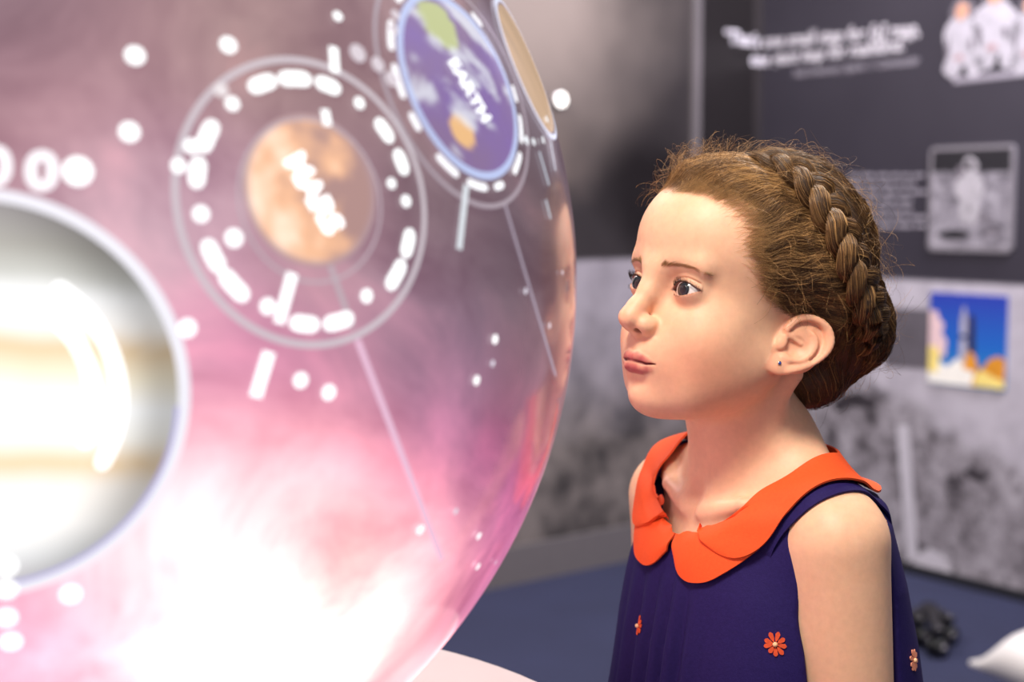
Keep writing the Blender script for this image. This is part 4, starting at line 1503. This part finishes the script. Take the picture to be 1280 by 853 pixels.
# D: over the rolled-up ends at the nape, hairs circling the roll
for bi, (c, r) in enumerate(BUN):
    n_ = 900
    u = RNG.uniform(-1.2, 1.2, n_); a0 = RNG.uniform(0, 6.28, n_)
    aa = a0[:, None] + np.linspace(0, 1.6, 10)[None]
    ru = np.cos(u)[:, None]
    lift = RNG.uniform(0.90, 1.0, n_)[:, None]
    k = 0.92
    P = np.stack([c[0] + r[0] * k * np.sin(u)[:, None] * lift + 0 * aa, c[1] + r[1] * k * ru * np.cos(aa) * lift, c[2] + r[2] * k * ru * np.sin(aa) * lift], -1)
    P += RNG.normal(0, 0.3, P.shape)
    strands('roll_hairs', P, 0.27, 0.22, hair_col(n_, 0.28, 0.2), hair_m, hair)

# E: loose flyaway hairs
def flyaways(name, base, n_seg, length, out_amt, curl, r, light, parent):
    n = len(base)
    nn = norm(base - HC)
    tang = norm(np.cross(nn, RNG.normal(size=(n, 3))))
    flow = norm(np.array([[0, -0.8, -0.3]]) - nn * ((np.array([[0, -0.8, -0.3]]) * nn).sum(1, keepdims=True)))
    tang = norm(tang * 0.8 + flow * RNG.uniform(0.2, 1.2, n)[:, None])
    bit = np.cross(nn, tang)
    L = RNG.uniform(0.5, 1.2, n)[:, None] * length
    t = np.linspace(0, 1, n_seg)[None]
    o = RNG.uniform(0.15, 1.0, n)[:, None] * out_amt
    ph = RNG.uniform(0, 6.28, n)[:, None]; cr = RNG.uniform(0.3, 1.0, n)[:, None] * curl
    P = base[:, None] + tang[:, None] * (L * t)[..., None] + nn[:, None] * (o * np.sin(t * RNG.uniform(1.4, 3.0, n)[:, None]) - 0.6)[..., None] \
        + bit[:, None] * (cr * np.sin(t * 4.5 + ph) - cr * np.sin(ph))[..., None] + nn[:, None] * (cr * 0.5 * np.cos(t * 5 + ph) - cr * 0.5 * np.cos(ph))[..., None]
    strands(name, P, r, r * 0.7, hair_col(n, light, 0.3), hair_m, parent)


fb = surf_random(1500, lambda p: scalp_ok(p, 3) & (p[:, 2] > -40))
flyaways('flyaway_hairs', fb, 12, 30, 14, 3.5, 0.11, 0.65, hair)
fb = surf_random(260, lambda p: scalp_ok(p, 3) & (p[:, 1] > 42) & (p[:, 2] > 92) & (p[:, 0] > -40))
flyaways('flyaway_hairs', fb, 12, 20, 18, 4.5, 0.11, 0.55, hair)
fb = surf_random(220, lambda p: scalp_ok(p, 3) & (p[:, 1] < -40) & (p[:, 2] > -60))
flyaways('flyaway_hairs', fb, 14, 42, 24, 8.0, 0.10, 0.5, hair)

# fine baby hair along the hairline
def skin_pts(P, it=6):
    P = P.astype(f32)
    for _ in range(it):
        d = face_sdf(P); g = sdf_grad(face_sdf, P, 0.5)
        P = P - g * (d / np.maximum((g ** 2).sum(1), 0.2))[:, None]
    return P


def skin_strands(name, root, dirs, L, arch, r0, r1, cols, parent, seg=6, lift=0.15):
    n = len(root)
    R0 = skin_pts(root)
    g = norm(sdf_grad(face_sdf, R0, 0.5))
    dirs = norm(dirs - g * (dirs * g).sum(1, keepdims=True))
    t = np.linspace(0, 1, seg)[None, :, None]
    P = R0[:, None] + dirs[:, None] * (L[:, None, None] * t) + g[:, None] * (arch[:, None, None] * t * t) + g[:, None] * lift
    for k in range(1, seg):
        d = face_sdf(P[:, k].astype(f32))
        P[:, k] += g * np.maximum(0.25 - d, 0)[:, None]
    strands(name, P, r0, r1, cols, hair_m, parent)


nb = 1900
t_ = RNG.random(nb)
K_ = [0, .2, .38, .48, .6, .78, 1]
bx = np.interp(t_, K_, [-4, -22, -43, -56, -63, -66, -66]); by = np.interp(t_, K_, [80, 76, 63, 50, 46, 44, 20])
bz = np.interp(t_, K_, [96, 96, 92, 86, 72, 55, 20])
outw = np.abs(RNG.normal(0, 1, nb)) * np.interp(t_, [0, .3, .5, 1], [2.5, 4.0, 9.0, 6.0])
root = np.stack([bx, by + outw * 0.9, bz - outw * 0.35 * (1 - t_)], 1) + RNG.normal(0, 1.2, (nb, 3))
dirs = np.stack([bx * 0.0, -np.ones(nb), 0.55 - 0.5 * t_], 1) + RNG.normal(0, 0.28, (nb, 3))
skin_strands('baby_hairs', root, dirs, RNG.uniform(8, 20, nb), RNG.uniform(0.5, 4.5, nb), 0.07, 0.04, hair_col(nb, 0.9, 0.12), hair, 7)

# eyebrows
for sx in (-1, 1):
    nb = 300
    t_ = 0.94 * RNG.random(nb) ** 1.2
    path = lambda k: np.interp(t_, [0, .25, .5, .75, 1], k)
    wd = np.interp(t_, [0, .3, .7, 1], [2.0, 1.5, 0.9, 0.5])
    root = np.stack([sx * path([9, 18, 28, 37, 46]), path([88, 86, 82, 76, 67]), path([34.5, 36.6, 37.8, 37.2, 34.8]) + RNG.normal(0, 0.5, nb) * wd], 1)
    dirs = np.stack([sx * np.ones(nb), np.zeros(nb), np.interp(t_, [0, .3, .7, 1], [0.9, 0.35, -0.1, -0.5]) + RNG.normal(0, .15, nb)], 1)
    skin_strands('eyebrow', root, dirs, RNG.uniform(3.5, 6.5, nb), RNG.uniform(0, 0.3, nb), 0.064, 0.03, hair_col(nb, 0.70, 0.12), body, 5)

# eyelashes
for sx in (-1, 1):
    for up, nL, Ln in ((1, 120, 5.6), (-1, 40, 2.6)):
        exx = np.linspace(-11.0, 12.8, nL) + RNG.normal(0, 0.25, nL)
        hw, hh = 13.4, (6.2 if up > 0 else 4.9)
        cc = (hw * hw - hh * hh) / (2 * hh)
        ez = up * (np.sqrt(np.maximum((cc + hh) ** 2 - exx ** 2, 0)) - cc) + 0.08 * exx
        ey = np.sqrt(np.maximum(13.1 ** 2 - exx ** 2 - ez ** 2, 1))
        root = EYE_C + np.stack([exx, ey - 0.2, ez + 0.1 * up], 1)
        nn = norm(np.stack([exx * 0.9, ey, ez * 0.7], 1))
        t = np.linspace(0, 1, 7)[None, :, None]
        Lr = (Ln * RNG.uniform(0.75, 1.1, nL) * np.interp(exx, [-12, 0, 8, 13], [0.6, 0.95, 1.1, 0.9]))[:, None, None]
        P = root[:, None] + nn[:, None] * Lr * (t - 0.25 * t * t) + np.array([0, 0, up * 1.0])[None, None] * Lr * (0.45 * t * t if up > 0 else 0.35 * t) \
            - (np.array([0, 0, 1.0])[None, None] * Lr * 0.18 * np.sin(t * 3.14) if up > 0 else 0)
        P[..., 0] *= sx
        strands('eyelashes', P, 0.17 if up > 0 else 0.07, 0.03, np.tile(np.array(srgb(30, 22, 20)), (nL, 1)), hair_m, body)

# ------------------------------------------------------------------ dress, collar, earring, shoes
def dress_sdf(B):
    Q = B.copy(); Q[:, 0] = np.abs(Q[:, 0])
    z = B[:, 2]
    top = torso_sdf(B) - 5.0
    zk = [380, 500, 640, 760, 810, 860]
    bk = sstep(14, -32, B[:, 1])
    rx = (np.interp(z, zk, [205, 168, 140, 120, 108, 92]) * (1 - bk) + bk * np.interp(z, zk + [900], [205, 172, 152, 140, 134, 122, 96])).astype(f32)
    rf = np.interp(z, zk, [175, 142, 114, 92, 79, 60]).astype(f32)
    rb_ = np.interp(z, zk + [900], [190, 162, 140, 120, 108, 96, 84]).astype(f32)
    ry = np.where(B[:, 1] > 0, rf, rb_)
    phi = np.arctan2(B[:, 0], B[:, 1])
    grow = sstep(850, 760, z)
    fr = sstep(0.0, 0.5, np.cos(phi))
    u_ = B[:, 0] / 24.0 + 0.22 * np.sin(B[:, 0] / 19.0) + 0.4
    saw = 2.0 * np.abs(np.sin(np.pi * u_)) - 1.2                          # round-topped folds with narrow valleys
    fm = fr * (1 - sstep(38, 66, np.abs(B[:, 0] - 6)))
    pl_ = grow * (fm * 6.5 * saw + (1 - fr) * 3.0 * np.cos(phi * 11) * sstep(700, 540, z))
    pe = np.where(B[:, 1] > 0, 2.1, 2.7)
    q = (np.abs(B[:, 0] / rx) ** pe + np.abs(B[:, 1] / ry) ** pe) ** (1 / pe)
    skirt = (q - 1) * np.minimum(rx, ry) * 0.95 - pl_.astype(f32)
    skirt = np.maximum(skirt, z - (868 + 14 * bk))
    skirt = np.maximum(skirt, 420 - z)
    d = smin(np.maximum(top, 430 - z), skirt, 22)
    d = np.maximum(d, z - 930)
    arm = chain(Q, [(166, -2, 896), (139, -2, 858), (137, -2, 800), (142, -8, 640)], [46, 46, 44, 34], 8)
    d = ssub(d, arm, 3)
    d = ssub(d, ell(B, (0, 28, 912), (82, 73, 82)), 3)
    return d.astype(f32)

dx_ = axis_steps([(-215, 215, 3.2)]); dy_ = axis_steps([(-190, 190, 3.2)]); dz_ = axis_steps([(410, 720, 5.0), (720, 935, 2.4)])
DV, DF = nets(dress_sdf, dx_, dy_, dz_, newton=1)
dm = NT('navy_crepe')
dco = dm.coord()
dm.base(dm.ramp(dm.noise(dco, 380, 3, 0.6), [(0.25, srgb(30, 19, 78)), (0.75, srgb(36, 25, 88))]))
dm.set(Roughness=0.72)
dm.b.inputs['Specular IOR Level'].default_value = 0.2
dm.bump(dm.noise(dco, 700, 3), 0.25, 0.001)
dress = mesh_obj('dress', b2w(DV), DF, dm.m, girl)


def clothed(B):
    return np.minimum(dress_sdf(B), body_sdf(B))


def drape(P, off, it=5):
    P = np.asarray(P, float).astype(f32)
    for _ in range(it):
        d = clothed(P); g = sdf_grad(clothed, P, 1.5)
        gn = norm(g)
        P = P + gn * np.clip(off - d, -14, 14)[:, None] * 0.8
    return P, gn


om = NT('orange_cotton')
oco = om.coord()
om.base(om.ramp(om.noise(oco, 420, 3, 0.6), [(0.25, srgb(236, 80, 22)), (0.75, srgb(242, 88, 28))]))
om.set(Roughness=0.75)
om.bump(om.noise(oco, 1100, 2), 0.2, 0.001)


def cloth_strip(name, inner, outer, nu, nv, off, thick, sx, puff=0.0, parent=None, mat=None, tuck=0.0):
    """collar piece between two edges (body-local mm) laid on the clothed body, with thickness"""
    A = crom(inner, nu); Bq = crom(outer, nu)
    t = np.linspace(0, 1, nv)
    P = A[:, None] * (1 - t)[None, :, None] + Bq[:, None] * t[None, :, None]
    P[..., 0] *= sx
    P = P.reshape(-1, 3)
    te = np.repeat(np.linspace(0, 1, nu), nv)
    Pd, g = drape(P, off - tuck * (1 - sstep(0, 0.16, te) * sstep(1, 0.84, te)))
    tt = np.tile(t, nu)
    Pd = Pd + g * (puff * np.sin(tt * math.pi))[:, None]
    # smooth a little so the cloth does not copy every pleat underneath
    G = Pd.reshape(nu, nv, 3).astype(float)
    for _ in range(3):
        G[1:-1] = G[1:-1] * 0.5 + 0.25 * (G[2:] + G[:-2])
    top = G.reshape(-1, 3); bot = top - g * thick
    V = np.concatenate([top, bot])
    n = nu * nv
    F = []
    for i in range(nu - 1):
        for j in range(nv - 1):
            q = (i * nv + j, i * nv + j + 1, (i + 1) * nv + j + 1, (i + 1) * nv + j)
            F.append(q); F.append(tuple(n + x for x in q[::-1]))
    ring = [(i * nv) for i in range(nu)] + [(nu - 1) * nv + j for j in range(1, nv)] + [i * nv + nv - 1 for i in range(nu - 2, -1, -1)] + [j for j in range(nv - 2, 0, -1)]
    for k in range(len(ring)):
        a, b = ring[k], ring[(k + 1) % len(ring)]
        F.append((a, b, n + b, n + a))
    o = mesh_obj(name, b2w(V), F, mat or om.m, parent or girl)
    bm = bmesh.new(); bm.from_mesh(o.data); bmesh.ops.recalc_face_normals(bm, faces=bm.faces); bm.to_mesh(o.data); bm.free()
    o.data.set_sharp_from_angle(angle=math.radians(50))
    return o


INN = [(0, -60, 918), (42, -50, 918), (68, -30, 915), (76, -6, 914), (74, 18, 904), (63, 42, 887), (47, 60, 869), (29, 68, 857), (23, 69, 853), (21, 69, 852)]
OUT = [(0, -92, 900), (60, -84, 902), (96, -60, 896), (112, -26, 903), (109, 6, 906), (99, 36, 886), (88, 50, 857), (70, 60, 841), (50, 69, 842), (30, 70, 851)]
INL = [(49, 57, 871), (36, 65, 862), (22, 70, 853), (8, 73, 847), (1, 73, 845)]
OUL = [(82, 52, 851), (66, 64, 833), (46, 78, 818), (22, 84, 817), (4, 80, 834)]
STI = [(60, 60, 848), (64, 54, 866), (72, 44, 884), (84, 30, 897), (88, 6, 903), (84, -26, 900), (76, -50, 890), (70, -66, 870), (68, -76, 846)]
STO = [(88, 52, 834), (92, 49, 852), (101, 40, 874), (113, 26, 892), (120, 4, 900), (118, -24, 896), (108, -52, 882), (98, -66, 866), (92, -76, 842)]
for sx in (-1, 1):
    cloth_strip('dress_strap', STI, STO, 40, 9, 3.2, 2.0, sx, 0.5, dress, dm.m, 6.5)
    lower = cloth_strip('collar_underlayer', INL, OUL, 34, 12, 5.0, 1.6, sx, 2.0)
    upper = cloth_strip('collar', INN, OUT, 72, 12, 8.0, 1.8, sx, 1.5)

# embroidered daisies on the dress
fo = plain('daisy_orange_thread', srgb(216, 78, 36), 0.7, 0.15, 300)
fp = plain('daisy_peach_thread', srgb(240, 150, 120), 0.7, 0.1, 300)
fc = plain('daisy_centre_thread', srgb(246, 196, 150), 0.7, 0.1, 300)


def cast_body(fun, u, v, off=0.0):
    r = ray(u, v); t = 0.9
    for _ in range(160):
        P = w2b((CAM + r * t)[None]).astype(f32)
        d = float(fun(P)[0]) - off
        if d < 0.05: return P[0]
        t += d / 1000 * 0.7
        if t > 1.9: return None
    return P[0]


def daisy(center, mat, size, rot, seed):
    g = norm(sdf_grad(dress_sdf, center[None].astype(f32), 2.0))[0]
    e = norm(np.cross([0, 0, 1.0], g)); k = np.cross(g, e)
    V = []; F = []
    rg = np.random.default_rng(seed)
    npet = 9
    for i in range(npet):
        a = rot + 2 * math.pi * i / npet + rg.normal(0, 0.08)
        L = size * rg.uniform(0.85, 1.1); w = size * 0.2
        pr = [(0.15, 0), (0.45, -w * 0.7 / L), (0.8, -w / L), (0.95, -0.5 * w / L), (1.0, 0.1 * w / L), (0.93, 0.6 * w / L), (0.8, w / L), (0.45, w * 0.7 / L)]
        b0 = len(V)
        for x, y in pr:
            px_, py_ = x * L, y * L
            V.append(center + e * (px_ * math.cos(a) - py_ * math.sin(a)) + k * (px_ * math.sin(a) + py_ * math.cos(a)))
        F.append(tuple(range(b0, b0 + 8)))
    V = np.array(V, f32)
    for _ in range(3):
        d = dress_sdf(V); gg = norm(sdf_grad(dress_sdf, V, 1.0)); V = V + gg * (0.9 - d)[:, None]
    V2 = np.concatenate([V, V - gg * 0.8])
    n = len(V)
    F2 = list(F)
    for f in F:
        for q in range(8): F2.append((f[q], f[(q + 1) % 8], n + f[(q + 1) % 8], n + f[q]))
    o = mesh_obj('embroidered_daisy', b2w(V2), F2, mat, dress, smooth=False)
    D, F_ = sphere_grid(10, 6)
    mesh_obj('daisy_centre', b2w(center + g * 1.0 + (D @ np.stack([e, k, g], 1).T) * np.array([1, 1, 1]) * size * 0.22), F_, fc, dress)


for i, (u, v, sz, m_) in enumerate(((798, 783, 8.5, fo), (969, 806, 9.5, fo), (768, 722, 8.0, fo), (1142, 826, 9.0, fp), (884, 900, 9, fo), (1106, 652, 3.0, fp))):
    c = cast_body(dress_sdf, u, v)
    if c is not None: daisy(np.array(c, float), m_, sz, 0.3 + i, i)

# stud earring on the near lobe
def ear_world(u, v, w):
    w_ = w * math.sqrt(1 + EAR_FL ** 2) + (EAR_FL * max(u, -4) + 1.0)
    p = EAR_O + EAR_U * u + EAR_V * v; p = np.array([p[0] + w_, p[1], p[2]])
    return p
gem = plain('earring_blue_stone', srgb(60, 80, 170), 0.05, 0.1)
gold = plain('earring_silver', srgb(220, 214, 205), 0.2, Metallic=1.0)
for sx in (-1, 1):
    p = ear_world(1.5, -20.0, 4.2); p0 = ear_world(1.5, -20.0, 2.2)
    nrm_ = norm(p - p0)
    p[0] *= sx; p0[0] *= sx; nrm_ = nrm_ * np.array([sx, 1, 1])
    e = norm(np.cross(nrm_, [0, 0, 1.0])); k = np.cross(nrm_, e)
    V = []; F = []
    prof = [(0.6, -2.0), (1.7, 0.0), (1.9, 0.5), (1.5, 0.9), (1.1, 0.7)]
    for r, h in prof:
        for j in range(16):
            a = 2 * math.pi * j / 16
            V.append(p + e * r * math.cos(a) + k * r * math.sin(a) + nrm_ * h)
    for i in range(4):
        for j in range(16): F.append((i * 16 + j, i * 16 + (j + 1) % 16, (i + 1) * 16 + (j + 1) % 16, (i + 1) * 16 + j))
    er = mesh_obj('earring', h2w(V), F, gold, girl)
    D, F_ = sphere_grid(10, 6)
    mesh_obj('gemstone', h2w(p + nrm_ * 0.6 + D * 1.2), F_, gem, er, smooth=False)

# shoes
shoe_m = plain('shoe_white_leather', srgb(220, 214, 210), 0.4)
def shoe_sdf(B):
    d = ell(B, (58, 26, 34), (33, 74, 33))
    d = smin(d, cap(B, (58, -12, 40), (58, -14, 78), 34, 33), 16)
    d = ssub(d, cap(B, (58, -14, 84), (58, -14, 160), 29, 30), 3)
    d = smin(d, np.maximum(ell(B, (58, 24, 2), (37, 80, 30)), B[:, 2] - 12), 3)
    return np.maximum(d, 1.0 - B[:, 2])
SV, SF = nets(shoe_sdf, axis_steps([(14, 102, 4)]), axis_steps([(-60, 112, 4)]), axis_steps([(-6, 124, 4)]), newton=1)
for sx in (-1, 1):
    mesh_obj('shoe', b2w(SV * np.array([sx, 1, 1])), SF if sx > 0 else SF[:, ::-1], shoe_m, girl)

# ------------------------------------------------------------------ small things in the background
def cyl_geo(c, axis, r, h, n=20, cham=0.15):
    axis = np.array(axis, float); axis /= np.linalg.norm(axis)
    e = np.cross(axis, [0, 0, 1.0] if abs(axis[2]) < 0.9 else [1.0, 0, 0]); e /= np.linalg.norm(e); k = np.cross(axis, e)
    V = []; F = []
    prof = [(r * (1 - cham), -h / 2), (r, -h / 2 + r * cham), (r, h / 2 - r * cham), (r * (1 - cham), h / 2)]
    for rr, hh in prof:
        for j in range(n):
            a = 2 * math.pi * j / n
            V.append(np.array(c) + axis * hh + (e * math.cos(a) + k * math.sin(a)) * rr)
    for i in range(3):
        for j in range(n): F.append((i * n + j, i * n + (j + 1) % n, (i + 1) * n + (j + 1) % n, (i + 1) * n + j))
    F.append(tuple(range(3 * n, 4 * n))); F.append(tuple(range(n - 1, -1, -1)))
    return V, F


blk = plain('black_plastic', srgb(16, 16, 20), 0.3)
chrome = plain('castor_hub_metal', srgb(170, 168, 172), 0.25, Metallic=1.0)
# black castored foot of a stool standing on the carpet behind the girl
c0 = floor_hit(1168, 817)
foot = empty('stool_base', (c0[0], c0[1], 0), 'black castored stool foot on the navy carpet beside the dress', 'stool base')
ax = np.array([0.6, -0.8, 0.0])
for i, (u, v) in enumerate(((1172, 822), (1184, 806), (1150, 808))):
    p = floor_hit(u, v)
    pc = np.array([p[0], p[1], 0.026])
    for s_ in (-1, 1):
        V, F = cyl_geo(pc + ax * 0.012 * s_, ax, 0.026, 0.018)
        w_ = mesh_obj('castor_wheel', V, F, blk, foot)
        V, F = cyl_geo(pc + ax * (0.012 * s_ + 0.0095 * s_), ax, 0.011, 0.004, 14)
        mesh_obj('hub_cap', V, F, chrome, w_)
    V, F = cyl_geo(pc + np.array([0, 0, 0.035]), (0, 0, 1), 0.009, 0.03, 12)
    mesh_obj('castor_stem', V, F, chrome, foot)
ctr = floor_hit(1160, 800); ctr[2] = 0.085
for (u, v) in ((1172, 822), (1184, 806), (1150, 808), (1120, 815)):
    p = floor_hit(u, v); p[2] = 0.066
    d_ = p - ctr; L = np.linalg.norm(d_); d_ /= L
    sd = np.cross(d_, [0, 0, 1.0]); sd /= np.linalg.norm(sd); up_ = np.cross(sd, d_)
    V, F = box_geo(ctr + d_ * L / 2, d_ * (L / 2 + 0.012), sd * 0.014, up_ * 0.010)
    mesh_obj('base_arm', V, F, blk, foot, smooth=False)
# white moulded foot at the lower right corner
wm = plain('white_moulded_plastic', srgb(236, 230, 228), 0.45, 0.03, 20)
pA = floor_hit(1211, 832); pB = floor_hit(1300, 868)
d_ = pB - pA; d_[2] = 0; L = np.linalg.norm(d_); d_ /= L
sd = np.array([-d_[1], d_[0], 0]);
if sd[1] < 0: sd = -sd
ns, nt = 18, 12
V = []
for i in range(ns):
    t_ = i / (ns - 1)
    x = t_ * 0.34
    wdt = 0.01 + 0.18 * min(1, t_ * 2.6) ** 0.8
    hgt = 0.012 + 0.10 * sstep(0, 0.36, np.array(t_))
    for j in range(nt):
        a = math.pi * j / (nt - 1)
        V.append(pA + d_ * x + sd * (wdt * (0.5 - 0.5 * math.cos(a))) + np.array([0, 0, hgt * math.sin(a) ** 0.6]))
F = [(i * nt + j, i * nt + j + 1, (i + 1) * nt + j + 1, (i + 1) * nt + j) for i in range(ns - 1) for j in range(nt - 1)]
F += [(i * nt + nt - 1, i * nt, (i + 1) * nt, (i + 1) * nt + nt - 1) for i in range(ns - 1)]
F += [tuple(range(nt - 1, -1, -1)), tuple((ns - 1) * nt + j for j in range(nt))]
wf = empty('floor_cushion', tuple(pA), 'white wedge-shaped cushion lying on the navy carpet at lower right', 'cushion')
mesh_obj('cushion_body', V, F, wm, wf)
Vs = [np.array(V[i * nt + 6]) for i in range(3, ns)]
P = np.array([Vs]) ; P[..., 2] += 0.001
tv, tf_ = tubes(P, np.full(P.shape[:2], 0.003), 6)
mesh_obj('cushion_seam', tv, tf_, wm, wf)

# glowing disc added in place of a bright reflection on the left wall
sL, zL = wall_hit('L', 697, 125)
lm = NT('glint_disc')
lm.b.inputs['Emission Color'].default_value = (1, 0.95, 0.88, 1); lm.b.inputs['Emission Strength'].default_value = 3.0
wl_ = empty('wall_glint', tuple(wall_pt('L', sL, zL, 0)), 'small round reflection on the wall beside the globe, made as a glowing disc', 'glint')
n3 = (NL[0], NL[1], 0)
V, F = cyl_geo(wall_pt('L', sL, zL, 0.008), n3, 0.026, 0.016)
mesh_obj('glint_rim', V, F, steel, wl_)
V, F = cyl_geo(wall_pt('L', sL, zL, 0.017), n3, 0.021, 0.006)
mesh_obj('glint_disc', V, F, lm.m, wl_)
